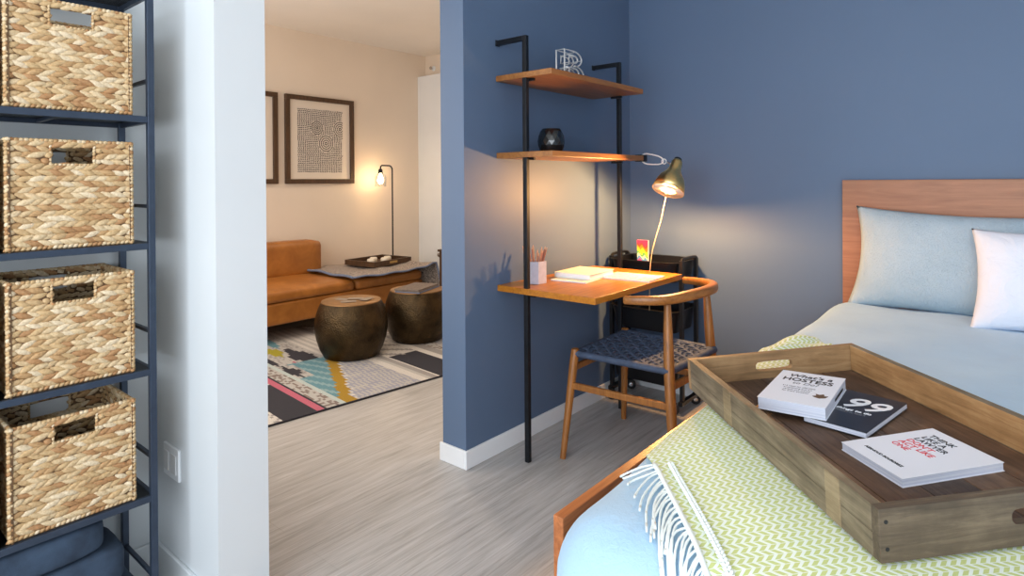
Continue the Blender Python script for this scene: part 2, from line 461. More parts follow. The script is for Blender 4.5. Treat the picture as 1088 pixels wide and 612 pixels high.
# folded denim coloured cloth on the lowest shelf
M = Mat('dark_denim_cloth'); M.set(Roughness=.85)
v = M.coords(); M.l(M.ramp(M.noise(M.coords('Object', (1, 1, 1)), 9, 5, .6), [(.3, C(30, 42, 58)), (.7, C(58, 76, 98))]), M.b.inputs['Base Color'])
M.bump(M.noise(v, 260, 2), .5, .001); m_denim = M.m
t = thing('folded_blanket', 'folded dark denim blue blanket stuffed under the lowest basket shelf', 'blanket', (KX-.13, -1.52, .03))
def pillowblock(name, x0, x1, y0, y1, z0, z1, par, mat, puff=.02, seed=0, ex=5, nn=34):
    """rounded soft block with gentle folds"""
    mb = MB(); cx, cy, cz = (x0+x1)/2, (y0+y1)/2, (z0+z1)/2; a, b, c = (x1-x0)/2, (y1-y0)/2, (z1-z0)/2
    def f(i, j):
        u = -PI/2+PI*i/(nn-1); w_ = 2*PI*j/(2*nn)
        sp_ = lambda x, e: math.copysign(abs(x)**(2/e), x)
        X = sp_(math.cos(u), ex)*sp_(math.cos(w_), ex); Y = sp_(math.cos(u), ex)*sp_(math.sin(w_), ex); Z = sp_(math.sin(u), ex)
        k = 1+puff*math.sin(X*5+seed+Y*4)*math.cos(Y*7+seed*2)*.5
        return (cx+a*X*k, cy+b*Y*k, max(z0, cz+c*Z*(1+puff*math.sin(Y*5+X*3+seed))) if Z < 0 else cz+c*Z*(1+puff*math.sin(Y*5+X*3+seed)))
    mb.grid(f, nn, 2*nn, cv=True); return mb.build(name, mat, par, smooth=True)
for k, (z0, z1, dy) in enumerate(((.031, .15, .03), (.15, .26, .0), (.26, .350, -.05))):
    pillowblock('folded_layer', KX-.225, KX-.012, -1.86, -1.31+dy, z0, z1, t, m_denim, .015, k*1.7, 7)

# ------------------------------------------------------------------ desk with ladder shelves
Y0, Y1 = .2153, 1.0533
t = thing('ladder_desk', 'wall-mounted ladder desk with black steel uprights and three walnut boards on blue wall', 'desk', (.17, .63, 0))
pw = .022
for y in (.228, 1.062):
    m = MB()
    m.box((.158, y-.011, 0), (.18, y+.011, 1.933)); m.box((.0, y-.0109, 1.911), (.158, y+.0109, 1.933)); m.box((0, y-.014, 1.908), (.005, y+.014, 1.936))
    p = m.build('upright', m_black, t, bevel=.0015)
    MB().lathe([(.010, .002), (.012, .0), (.012, -.0)], 12, c=(.169, y, .0005)).build('foot_pad', m_rubber, p)
def board(name, d, z, th, mat):
    m = MB()
    # board notched round the uprights' outer faces: simple slab between the posts and slightly proud of them
    m.box((0.001, Y0, z-th), (d, Y1, z)); o = m.build(name, mat, t, bevel=.002); return o
dk = board('desktop', .539, .787, .028, m_desk)
s2 = board('shelf', .324, 1.407, .026, m_shelf); s1 = board('shelf', .323, 1.767, .026, m_shelf)
for o, z, d in ((dk, .759, .50), (s2, 1.381, .30), (s1, 1.741, .30)):
    for y in (.245, 1.03):
        MB().box((.135, y, z-.012), (.20, y+.014, z)).build('bracket', m_black, o)
# B shaped wire letter
t = thing('wire_letter', 'white wire marquee letter B standing on the top walnut shelf', 'letter', (.13, .60, 1.767))
def letterB(x):
    def arc(cy, cz, ry, rz, n=12): return [(x, cy+ry*math.sin(PI*k/n), cz+rz*math.cos(PI*k/n)) for k in range(n+1)]
    y0, z0 = .555, 1.770; Wd, Hh = .165, .158
    out = [(x, y0, z0), (x, y0, z0+Hh)]+arc(y0+Wd*.5, z0+Hh*.76, Wd*.42, Hh*.24)+arc(y0+Wd*.55, z0+Hh*.27, Wd*.48, Hh*.27)
    hole1 = [(x, y0+.04, z0+Hh*.62), (x, y0+.04, z0+Hh*.86)]+arc(y0+Wd*.5, z0+Hh*.74, Wd*.2, Hh*.12, 8)
    hole2 = [(x, y0+.04, z0+Hh*.14), (x, y0+.04, z0+Hh*.46)]+arc(y0+Wd*.52, z0+Hh*.30, Wd*.24, Hh*.16, 8)
    return [out, hole1, hole2]
for x, nm in ((.155, 'front_outline'), (.105, 'rear_outline')):
    m = MB()
    for lp in letterB(x): m.tube(lp, .0042, 6, closed=True)
    m.build(nm, m_wire, t, smooth=True)
for a, b in zip(letterB(.155), letterB(.105)):
    for k in (0, 1, 3, 8): MB().tube([a[k], b[k]], .0018, 6).build('cross_wire', m_wire, t, smooth=True)
m = MB(); m.lathe([(0.0001, -.009), (.007, -.006), (.009, 0), (.007, .006), (.0001, .009)], 16, c=(.15, .58, 1.84)); m.tube([(.105, .58, 1.84), (.155, .58, 1.84)], .0015, 6)
m.build('bulb', plain('white_bulb', C(236, 238, 240), .3), t, smooth=True)
# faceted black vase
t = thing('round_vase', 'small black faceted glass vase on the middle walnut shelf', 'vase', (.14, .46, 1.407))
M = Mat('black_faceted_glass'); M.set(Base_Color=C(14, 20, 24), Roughness=.12); M.b.inputs['Specular IOR Level'].default_value = .8; m_bg = M.m
m = MB(); prof = [(.040, 0), (.056, .014), (.064, .038), (.066, .060), (.062, .085), (.052, .108), (.044, .118)]
seg = 14
vs = []; fs = []
for i, (r, z) in enumerate(prof):
    for k in range(seg):
        a = 2*PI*(k+.5*(i % 2))/seg; vs.append((.14+r*math.cos(a), .46+r*math.sin(a), 1.407+z))
for i in range(len(prof)-1):
    for k in range(seg):
        l = (k+1) % seg; a, b, c, d = i*seg+k, i*seg+l, (i+1)*seg+l, (i+1)*seg+k
        if i % 2: fs += [(a, b, c), (a, c, d)][:0]+[(a, b, c), (a, c, d)]
        else: fs += [(a, b, d), (b, c, d)]
fs.append(tuple(range(seg))[::-1]); m.add(vs, fs)
m.build('body', m_bg, t)
MB().lathe([(.044, .1178), (.043, .1195), (.039, .1195), (.036, .117), (.030, .09), (.0001, .088)], 28, c=(.14, .46, 1.407)).build('rim', m_bg, t, smooth=True)

# pencil holder with pencils
hx_, hy_ = .105, .372
m_conc = plain('lilac_concrete', C(186, 184, 198), .8, nscale=40, namt=.08, bump=.2)
t = thing('pencil_holder', 'pale hexagonal concrete cup full of pencils on the desktop', 'holder', (hx_, hy_, .788))
m = MB(); sg = 6
R_ = .055
def hexr(r, z): return [(hx_+r*math.cos(PI/3*k+.42), hy_+r*math.sin(PI/3*k+.42), z) for k in range(6)]
rings = [hexr(R_, .788), hexr(R_, .893), hexr(R_-.006, .893), hexr(R_-.006, .80)]
m.grid(lambda i, j: rings[i][j], 4, 6, cv=True); m.add(rings[0], [(5, 4, 3, 2, 1, 0)]); m.add(rings[3], [(0, 1, 2, 3, 4, 5)])
m.build('cup', m_conc, t, bevel=.001)
random.seed(5)
mw = plain('pencil_wood', C(206, 160, 128), .6); mp_ = [plain('pencil_rose', C(176, 120, 104), .45), plain('pencil_tan', C(198, 150, 120), .45), plain('pencil_brown', C(140, 92, 74), .45)]
for k in range(15):
    a = 2*PI*k/15+random.uniform(-.2, .2); r0 = random.uniform(.008, .020); b0 = Vector((hx_+r0*math.cos(a), hy_+r0*math.sin(a), .803))
    lean = random.uniform(1.2, 2.4); top = b0+Vector((math.cos(a)*.018*lean, math.sin(a)*.018*lean, .128+random.uniform(-.012, .022)))
    pt_ = tag(MB().tube([b0, top], .0036, 6).build('pencil', random.choice(mp_)), 'wooden colouring pencil in the pale hexagonal cup on the desktop', 'pencil', 'pencils in the hexagonal cup')
    dn = (top-b0).normalized()
    m = MB(); m.tube([top, top+dn*.011, top+dn*.0145], [.0036, .0014, .0002], 6, cap=False); pt = m.build('sharpened_tip', mw, pt_)
# books and magazines on the desk
def flatbook(name, label, cat, cx, cy, z, w, d, h, rot, coverm, pagem=None, group=None):
    M = Matrix.Translation((cx, cy, z)) @ Matrix.Rotation(rot, 4, 'Z')
    t = thing(name, label, cat, M=M)
    if h > .012:
        MB().box((-w/2, -d/2, 0), (w/2, d/2, .003)).build('back_cover', coverm, t, bevel=.0006)
        MB().box((-w/2+.003, -d/2+.004, .003), (w/2-.004, d/2-.004, h-.003)).build('page_block', pagem or m_page, t)
        MB().box((-w/2, -d/2, h-.003), (w/2, d/2, h)).build('front_cover', coverm, t, bevel=.0006)
        MB().box((-w/2-.002, -d/2, 0), (-w/2, d/2, h)).build('spine', coverm, t)
    else:
        MB().box((-w/2, -d/2, 0), (w/2, d/2, h)).build('pages', pagem or m_page, t)
        MB().box((-w/2, -d/2, h), (w/2, d/2, h+.0008)).build('front_cover', coverm, t)
    return t
m_cream_cov = plain('ivory_cover', C(238, 232, 214), .5)
M = Mat('pale_magazine_cover'); M.set(Roughness=.3)
vv = M.coords(); M.l(M.ramp(M.noise(vv, 22, 4, .6, 1.5), [(.35, C(226, 214, 204)), (.5, C(232, 226, 220)), (.6, C(214, 160, 150)), (.68, C(180, 190, 200)), (.76, C(228, 220, 214))]), M.b.inputs['Base Color']); m_mag = M.m
flatbook('magazine', 'thin pale magazine lying under the thick ivory book on the desktop', 'magazine', .205, .595, .7875, .19, .23, .006, .12, m_cream_cov)
flatbook('hardback_book', 'thick ivory hardback book lying flat in the middle of the desktop', 'book', .195, .665, .7945, .20, .245, .026, .05, m_cream_cov)
flatbook('magazine', 'glossy magazine with faint coloured cover lying on the desktop beside the ivory book', 'magazine', .395, .79, .7875, .26, .20, .006, .08, m_mag)

# ------------------------------------------------------------------ clip lamp at the end of the middle shelf
t = thing('clip_lamp', 'lit brass cone lamp clipped to the end of the middle shelf by a wire loop', 'lamp', (.33, 1.075, 1.395))
MB().box((.285, 1.0536, 1.376), (.323, 1.095, 1.412)).box((.285, 1.025, 1.4074), (.323, 1.0536, 1.413)).box((.285, 1.025, 1.375), (.323, 1.0536, 1.3806)).build('clip', m_black, t, bevel=.003)
def ray(x, y): return fw+r2*((x-544)/F)-u2*((y-195.66)/F)
def P(x, y, t_): return CAM+ray(x, y)*t_
neck = P(719.5, 172, 3.21); axis = (r2*-.36+u2*-.88-fw*.30).normalized()
loop = []
A_, B_ = P(681.5, 168, 3.31), P(705, 171, 3.24)
dd = (B_-A_); up_ = u2*.028
for k in range(20):
    a = 2*PI*k/20; c_, s_ = math.cos(a), math.sin(a)
    c_ = math.copysign(abs(c_)**.6, c_)
    loop.append(A_+dd*(.5+.5*c_)+up_*s_*(1-.35*(.5+.5*c_))*1.15)
MB().tube(loop, .0038, 8, closed=True).build('wire_loop', m_wire, t, smooth=True)
rg = [P(705.5, 171.5, 3.24)+r2*.012*math.cos(2*PI*k/16)+u2*.013*math.sin(2*PI*k/16) for k in range(16)]
MB().tube(rg, .0028, 8, closed=True).build('wire_ring', m_wire, t, smooth=True)
MB().tube([P(708, 172, 3.24), P(712, 174, 3.23), P(716, 173, 3.215)], .005, 10).build('swivel_stem', m_chrome, t, smooth=True)
# shade: lathe along axis
zax = axis; xax = zax.orthogonal().normalized(); yax = zax.cross(xax)
Ms = Matrix((xax, yax, zax)).transposed().to_4x4(); Ms.translation = neck-axis*.012
M = Mat('white_enamel_lining'); M.set(Base_Color=C(240, 232, 215), Roughness=.4); m_ling = M.m
prof = [(.0001, -.004), (.018, 0), (.025, .006), (.029, .02), (.031, .05), (.040, .075), (.062, .105), (.076, .14), (.084, .185),
        (.082, .185), (.073, .14), (.058, .105), (.035, .075), (.026, .05), (.024, .02), (.0001, .012)]
sh_ = MB().lathe(prof, 48, M=Ms).build('shade', m_brass, t, smooth=True)
MB().lathe([(.0815, .1845), (.0722, .14), (.057, .105), (.034, .075), (.025, .05), (.0001, .045)], 48, M=Ms).build('shade_lining', m_ling, sh_, smooth=True)
MB().lathe([(.0001, -.012), (.014, -.011), (.020, -.006), (.020, .002), (.0001, .003)], 24, M=Ms).build('cap', m_black, t, smooth=True)
M = Mat('warm_bulb_glow'); M.set(Base_Color=(1, 1, 1, 1)); M.b.inputs['Emission Color'].default_value = (1, .72, .36, 1); M.b.inputs['Emission Strength'].default_value = 60; m_glow = M.m
MB().lathe([(.0001, .075), (.014, .08), (.016, .10), (.028, .122), (.032, .136), (.027, .154), (.012, .165), (.0001, .167)], 28, M=Ms).build('light_bulb', m_glow, t, smooth=True)
cord = bez([neck+axis*.02-fw*.02*-1, P(706.5, 214, 3.25), P(702, 235, 3.25), P(696, 255, 3.22), P(692.5, 270, 3.2), P(690.5, 290, 3.18), P(690, 330, 3.2)], 6)
MB().tube(cord, .0019, 8).build('power_cord', plain('gold_flex', C(206, 178, 140), .5), t, smooth=True)
bulb_pos = Ms @ Vector((0, 0, .189))

# ------------------------------------------------------------------ chair
t = thing('armchair', 'teak chair with curved armrest and navy woven cord seat at the desk', 'chair', (.52, .66, 0))
legs = [((.271, .355, 0), (.287, .44, .49)), ((.252, .945, 0), (.270, .935, .49))]
for b, tp in legs:
    b, tp = Vector(b), Vector(tp)
    MB().tube([b, b.lerp(tp, .5), b.lerp(tp, .86), tp-Vector((0, 0, .004)), tp], [.0135, .018, .0205, .019, .014], 18).build('leg', m_chair, t, smooth=True, angle=.7)
for b, mid, tp in (((.80, .40, 0), (.748, .46, .46), (.715, .515, .752)), ((.795, .93, 0), (.75, .905, .46), (.72, .925, .752))):
    pts = bez([b, mid, tp], 6); n = len(pts)
    MB().tube(pts, [.014+.0085*math.sin(PI*min(1, i/(n-1)*1.05)) for i in range(n)], 18).build('leg', m_chair, t, smooth=True, angle=.7)
# curved armrest
pth = bez([(.565, .405, .755), (.63, .42, .758), (.72, .475, .762), (.775, .585, .770), (.805, .72, .776), (.785, .85, .774), (.72, .96, .768), (.63, 1.01, .764), (.56, 1.02, .762)], 8)
m = MB(); n = len(pth); prev = None; rings = []
for i, p in enumerate(pth):
    tt = (pth[min(i+1, n-1)]-pth[max(i-1, 0)]).normalized(); sd = tt.cross(Vector((0, 0, 1))).normalized()
    k = math.sin(PI*i/(n-1)); wd = .013+.010*k; ht = .0175+.004*k
    if i in (0, n-1): wd *= .8; ht *= .8
    ring = []
    for q in range(16):
        a = 2*PI*q/16; ca, sa = math.cos(a), math.sin(a)
        ring.append(p+sd*math.copysign(abs(ca)**.6, ca)*wd+Vector((0, 0, 1))*math.copysign(abs(sa)**.6, sa)*ht)
    rings.append(ring)
m.grid(lambda i, j: rings[i][j], n, 16, cv=True); m.add(rings[0], [tuple(range(16))]); m.add(rings[-1], [tuple(range(16))[::-1]])
m.build('armrest', wood('armrest_teak', C(118, 72, 30), C(168, 110, 52), 'Y', 1.4, .36, .05), t, smooth=True, angle=.9)
# stretchers
for a, b in (((.283, .41, .325), (.768, .437, .325)), ((.262, .938, .325), (.782, .912, .325)), ((.279, .428, .40), (.268, .935, .40)), ((.755, .46, .40), (.772, .905, .40))):
    MB().beam(a, b, .018, .03).build('stretcher', m_chair, t, bevel=.004)
# seat: cord wrapped rails and woven field
SA, SB, SCc, SD = Vector((.290, .437, .468)), Vector((.270, .935, .468)), Vector((.752, .453, .468)), Vector((.767, .905, .468))
m = MB()
def wrap(a, b):
    n = int((b-a).length/.0058); 
    L = [a.lerp(b, (i)/(2*n)) for i in range(2*n+1)]; R = [.0165 if i % 2 else .0145 for i in range(2*n+1)]
    m.tube(L, R, 12)
for a, b in ((SA, SCc), (SB, SD), (SA, SB), (SCc, SD)): wrap(a, b)
m.build('seat_edge', m_cord, t, smooth=True)
m = MB()
def sp_(u, w_): 
    p = SA.lerp(SCc, u).lerp(SB.lerp(SD, u), w_); p.z += .008-.020*math.sin(PI*u)*math.sin(PI*w_); return p
N_ = 13
for i in range(N_):
    for off in (-.011, .0, .011):
        u = (i+.5)/N_+off*.9
        m.tube([sp_(u, j/52)+Vector((0, 0, .0045*math.sin(PI*(j/52*N_)+PI*i))) for j in range(53)], .0036, 6)
        m.tube([sp_(j/52, u)+Vector((0, 0, -.0045*math.sin(PI*(j/52*N_)+PI*i))) for j in range(53)], .0036, 6)
m.build('woven_seat', m_cord, t, smooth=True)

# ------------------------------------------------------------------ rolling cart in the corner
t = thing('utility_cart', 'black three-tier rolling metal cart in the corner behind the chair', 'cart', (.26, 1.28, 0))
cx0, cx1, cy0, cy1 = .035, .485, 1.125, 1.435
def rrect(x0, x1, y0, y1, r, z, n=6):
    out = []
    for cx, cy, a0 in ((x1-r, y1-r, 0), (x0+r, y1-r, PI/2), (x0+r, y0+r, PI), (x1-r, y0+r, 1.5*PI)):
        for k in range(n+1):
            a = a0+PI/2*k/n; out.append((cx+r*math.cos(a), cy+r*math.sin(a), z))
    return out
for zt_, hh_ in ((.825, .11), (.56, .12), (.29, .14)):
    rs = []
    zb_ = zt_-hh_
    for dx, z in ((.02, zb_), (.004, zt_-.006), (0, zt_-.004), (-.004, zt_), (.0, zt_+.003), (.006, zt_), (.006, zt_-.006), (.022, zb_+.004)):
        rs.append(rrect(cx0+.02+dx, cx1-.02-dx, cy0+dx, cy1-dx, .05, z))
    m = MB(); m.grid(lambda i, j: rs[i][j], len(rs), len(rs[0]), cv=True)
    m.add(rs[0], [tuple(range(len(rs[0])))[::-1]]); m.add(rs[-1], [tuple(range(len(rs[0])))])
    m.build('tray', m_blackplastic, t, smooth=True, angle=.8)
for x in (cx0+.008, cx1-.008):
    fr = MB(); pts = [(x, cy0+.05, .07), (x, cy0+.05, .80)]
    fr.box((x-.012, cy0+.05, .06), (x+.008, cy0+.072, .835)); fr.box((x-.012, cy1-.072, .06), (x+.008, cy1-.05, .835))
    fr.box((x-.012, cy0+.03, .055), (x+.012, cy1-.03, .075))
    fr.tube(bez([(x, cy0+.061, .825), (x, cy0+.07, .842), (x, (cy0+cy1)/2, .846), (x, cy1-.07, .842), (x, cy1-.061, .825)], 6), .008, 10)
    fr.build('end_frame', m_blackplastic, t, bevel=.001)
for x, y in ((cx0+.02, cy0+.03), (cx1-.045, cy0+.03), (cx0+.02, cy1-.05), (cx1-.02, cy1-.05)):
    M = Matrix.Translation((x, y, .029)) @ Matrix.Rotation(.5, 4, 'Z') @ Matrix.Rotation(PI/2, 4, 'X')
    c_ = MB().lathe([(.020, -.010), (.028, -.008), (.029, 0), (.028, .008), (.020, .010)], 24, M=M).build('castor', m_rubber, t, smooth=True, angle=.6)
    MB().lathe([(.006, -.0125), (.012, -.0115), (.012, .0115), (.006, .0125)], 20, M=M).build('wheel_hub', m_chrome, c_)
    MB().box((x-.014, y-.012, .058), (x+.014, y+.012, .066)).build('castor_plate', m_blackplastic, c_)
# rainbow card
rc = MB()
cc = [C(232, 54, 96), C(226, 66, 52), C(240, 132, 36), C(246, 202, 40), C(250, 226, 60), C(96, 184, 92), C(228, 236, 200), C(84, 160, 216), C(206, 90, 160)]
t = thing('rainbow_booklet', 'small booklet with diagonal rainbow colours standing in the black cart', 'booklet', (.19, 1.30, .745))
bx0, bx1, bz0, bz1, by = .155, .225, .7205, .925, 1.285
rc = MB(); NX, NZ = 14, 36
for i in range(NX):
    for j in range(NZ):
        x0 = bx0+(bx1-bx0)*i/NX; x1 = bx0+(bx1-bx0)*(i+1)/NX; z0 = bz0+(bz1-bz0)*j/NZ; z1 = bz0+(bz1-bz0)*(j+1)/NZ
        vv_ = (1-j/NZ)*15.5-(i/NX)*1.8-.3+.6*math.sin(i*.9+j*.3); rc.cc = cc[int(min(8, max(0, vv_)))]
        rc.add([(x0, by, z0), (x1, by, z0), (x1, by, z1), (x0, by, z1)], [(0, 1, 2, 3)])
Mx = Mat('rainbow_print'); Mx.set(Roughness=.45); a_ = Mx.n('ShaderNodeAttribute'); a_.attribute_name = 'col'; Mx.l(a_.outputs['Color'], Mx.b.inputs['Base Color']); m_attr = Mx.m
rc.build('front_cover', m_attr, t)
MB().box((bx0, by+.0005, bz0), (bx1, by+.012, bz1)).build('pages', m_page, t)

# ------------------------------------------------------------------ bed
BX0, BX1 = 1.10, 2.98; FY = -.85
t = thing('bed', 'low walnut platform bed frame with tall headboard against the blue wall', 'bed', (2.04, .3, 0))
MB().box((1.207, LB-.05, .02), (2.88, LB, 1.268)).build('headboard', m_head, t, bevel=.002)
for nm, x0, x1 in (('side_rail', BX0, BX0+.026), ('side_rail', BX1-.026, BX1)):
    MB().box((x0, FY, .22), (x1, LB-.052, .541)).build(nm, m_rail, t, bevel=.002)
MB().box((BX0+.027, FY+.022, .22), (BX1-.027, FY+.045, .42)).build('foot_rail', wood('foot_rail_wood', C(90, 58, 44), C(128, 84, 62), 'X', 1.2, .5, .05), t, bevel=.002)
for x, y in ((BX0, FY), (BX1-.06, FY), (BX0, 1.30), (BX1-.06, 1.30)):
    MB().box((x+.0005, y+.001 if y < 0 else y, 0), (x+.06, y+.06, .2195)).build('leg', m_rail, t, bevel=.002)
MB().box((BX0+.03, FY+.05, .30), (BX1-.03, LB-.055, .33)).build('slat_base', m_rail, t)
# mattress
MB().box((BX0+.075, -.84, .335), (BX1-.06, LB-.07, .545)).build('mattress', plain('mattress_ticking', C(214, 216, 220), .8), None, bevel=.05, seg=5)
tag(bpy.data.objects['mattress'], 'white mattress inside the walnut frame under the pale blue duvet', 'mattress')
# duvet surface
DX0, DX1, DY0, DY1 = 1.155, 2.93, -1.03, LB-.075
RR = .13; RC = .17
e1 = Vector((math.cos(.781)*math.cos(.0598), math.sin(.781)*math.cos(.0598), math.sin(.0598)))
e2 = Vector((-math.sin(.781)*math.cos(.0059), math.cos(.781)*math.cos(.0059), math.sin(.0059))); e2 = (e2-e1*e1.dot(e2)).normalized(); e3 = e1.cross(e2)
TP = Vector((1.7157, -.8125, .66)); TL, TW, TH = .814, .506, .0873
def ztop(x, y, raw=False):
    s_ = (x-TP.x)*.7101+(y-TP.y)*.7041; w_ = -(x-TP.x)*.7041+(y-TP.y)*.7101
    s_ = max(-.55, s_)
    if s_ > .55: s_ = .55+.18*math.tanh((s_-.55)/.18)
    z = TP.z-.016+.0598*s_+.0059*min(w_, 1.2)
    # soft undulation, kept away from under the tray
    d = max(0, max(-s_, s_-.53, -w_-.02, w_-.84)); k = min(1, d/.15)
    z += k*(.006*math.sin(x*7+y*3)*math.sin(y*5-x*2)+.004*math.sin(x*15+1)*math.sin(y*11))
    return z
def drape(x, y, off=0.0, zlow=.33):
    """map a flat point on the bed plane to the draped surface (arc over the rounded edge, then straight down); off lifts along the normal"""
    cx = min(max(x, DX0+RC), DX1-RC); cy = min(max(y, DY0+RC), DY1-RC)
    vx, vy = x-cx, y-cy; L = math.hypot(vx, vy)
    if (x >= DX0+RC and x <= DX1-RC) or (y >= DY0+RC and y <= DY1-RC) or L == 0:
        ds = [(x-DX0, (-1, 0)), (DX1-x, (1, 0)), (y-DY0, (0, -1)), (DY1-y, (0, 1))]; d, nv = min(ds, key=lambda q: q[0])
    else: d = RC-L; nv = (vx/L, vy/L)
    if d >= RR: return Vector((x, y, ztop(x, y)+off))
    a = RR-d; ex, ey = x+nv[0]*(d-RR), y+nv[1]*(d-RR)   # point where the rounding starts
    ex, ey = x-nv[0]*a, y-nv[1]*a
    z0 = ztop(ex, ey)
    if a < RR*PI/2:
        th = a/RR; return Vector((ex+nv[0]*((RR+off)*math.sin(th)), ey+nv[1]*((RR+off)*math.sin(th)), z0-RR+(RR+off)*math.cos(th)))
    return Vector((ex+nv[0]*(RR+off), ey+nv[1]*(RR+off), z0-RR-(a-RR*PI/2)))
M = Mat('pale_blue_seersucker'); M.set(Roughness=.8)
v = M.coords(); M.l(M.ramp(M.noise(v, 4), [(.3, C(158, 193, 221)), (.7, C(172, 205, 230))]), M.b.inputs['Base Color'])
hh_ = M.math('ADD', M.math('MULTIPLY', M.noise(M.coords('Object', (1, 1, 1)), 75, 3, .6, 1.0), .6), M.math('MULTIPLY', M.noise(M.coords('Object', (1, 1, 1)), 14, 3), 1.2))
M.bump(hh_, .7, .004); M.b.inputs['Sheen Weight'].default_value = .2; m_duvet = M.m
mb = MB(); ins = [-(.10+.03*k) for k in range(4)][::-1]
insets = [-.26, -.20, -.14, -.09]+[-.05+.02*k for k in range(12)]+[.21+.05*k for k in range(13)]+[.84, .87]
NC = 260
def contour(ins_, k):
    x0, x1, y0, y1 = DX0+ins_, DX1-ins_, DY0+ins_, DY1-ins_
    per = k/NC*4; side = int(per); f_ = per-side
    # walk rounded rect with equal parameter spacing per side
    r_ = max(.0005, RC-ins_) if ins_ < RC else .0005
    pts = [(x0, y0), (x1, y0), (x1, y1), (x0, y1)]
    (ax_, ay_), (bx_, by_) = pts[side], pts[(side+1) % 4]
    # sample a denser spacing near corners
    g = .5-.5*math.cos(PI*f_); f_ = .55*f_+.45*g
    x, y = ax_+(bx_-ax_)*f_, ay_+(by_-ay_)*f_
    cx, cy = min(max(x, x0+r_), x1-r_), min(max(y, y0+r_), y1-r_)
    vx, vy = x-cx, y-cy; L = math.hypot(vx, vy)
    if L > r_ and vx and vy: x, y = cx+vx/L*r_, cy+vy/L*r_
    return x, y
def dv(i, j):
    x, y = contour(insets[i], j); return drape(x, y)
mb.grid(dv, len(insets), NC, cv=True)
dvt = mb.build('duvet', m_duvet, None, smooth=True)
tag(dvt, 'pale blue textured duvet spread over the walnut bed', 'duvet')
so = dvt.modifiers.new('Solidify', 'SOLIDIFY'); so.thickness = .012; so.offset = -1

# throw
TO = Vector((1.262, -.688)); td = Vector((.652, -.758)); tn = Vector((.758, .652))
M = Mat('lime_white_herringbone_wool'); M.set(Roughness=.9)
uvn = M.n('ShaderNodeUVMap'); sx = M.n('ShaderNodeSeparateXYZ'); M.l(uvn.outputs[0], sx.inputs[0])
u_, v_ = sx.outputs[0], sx.outputs[1]
px = M.math('PINGPONG', M.math('MULTIPLY', u_, 1/.0128), 1.0)
zz = M.math('ADD', M.math('MULTIPLY', v_, 1/.0160), M.math('MULTIPLY', px, .75))
fr_ = M.math('FRACT', zz); 
edge = M.math('GREATER_THAN', fr_, .42)
gap = M.math('GREATER_THAN', M.math('FRACT', M.math('MULTIPLY', u_, 1/.0128)), .12)
msk = M.math('MULTIPLY', edge, gap)
mx = M.n('ShaderNodeMix', data_type='RGBA'); M.l(msk, mx.inputs[0]); mx.inputs[6].default_value = C(228, 236, 226); mx.inputs[7].default_value = C(196, 206, 136)
M.l(mx.outputs[2], M.b.inputs['Base Color'])
M.bump(M.math('ADD', M.math('MULTIPLY', msk, .5), M.noise(M.coords(), 400, 2)), .5, .0015); m_throw = M.m
m_fringe = plain('cream_yarn', C(232, 240, 238), .85, bump=.4, bscale=400)
t = thing('throw_blanket', 'lime and white herringbone throw with white fringe under the wooden tray', 'throw', (1.5, -.6, .6))
def flat(a, b): q = TO+td*a+tn*b; return q.x, q.y
def thr(a, b, off):
    x, y = flat(a, b)
    if x < DX0+.045:    # tucked down beside the side rail
        y = y; ex = (DX0+.045-x); x = DX0+.045-min(ex*.10, .02); p = drape(x, y, off); p.z -= min(ex*.6, .06); return p
    return drape(x, y, off)
NA, NB = 210, 84
def bmax(a):      # far edge of the throw, runs under the tray
    return .60
rows = []
for i in range(NA):
    a = -.86+i*(.86+.52)/(NA-1)
    a_eff = a
    b0 = 0.0
    # left end follows the bed's side: start where x reaches the bed edge
    if a < 0:
        b0 = max(0, (DX0+.020-(TO.x+td.x*a))/tn.x)
    b1 = .585-.02*math.sin(a*5)+.19*min(1, max(0, (-a-.52)/.16))
    if b0 > b1-.02: continue
    rows.append([(a, b0+(b1-b0)*j/(NB-1)) for j in range(NB)])
mb = MB()
def tf(i, j):
    a, b = rows[i][j]
    rip = .0035*max(0, math.sin(a*21+b*6))*(1 if a < -.55 or b < .02 else .25)
    bun = (.034*math.exp(-((a+.78)/.045)**2)*(.75+.25*math.sin(b*38))+.026*math.exp(-((a+.69)/.028)**2)*(.75+.25*math.sin(b*31+1)))*min(1, max(.15, (b-.42)/.12))
    return thr(a, b, .008+rip+bun)
o0 = mb.grid(tf, len(rows), NB)
for i in range(len(rows)):
    for j in range(NB): mb.uv[i*NB+j] = (rows[i][j][0]+2, rows[i][j][1]+1)
body = mb.build('woven_body', m_throw, t, smooth=True)
so = body.modifiers.new('Solidify', 'SOLIDIFY'); so.thickness = .004; so.offset = -1
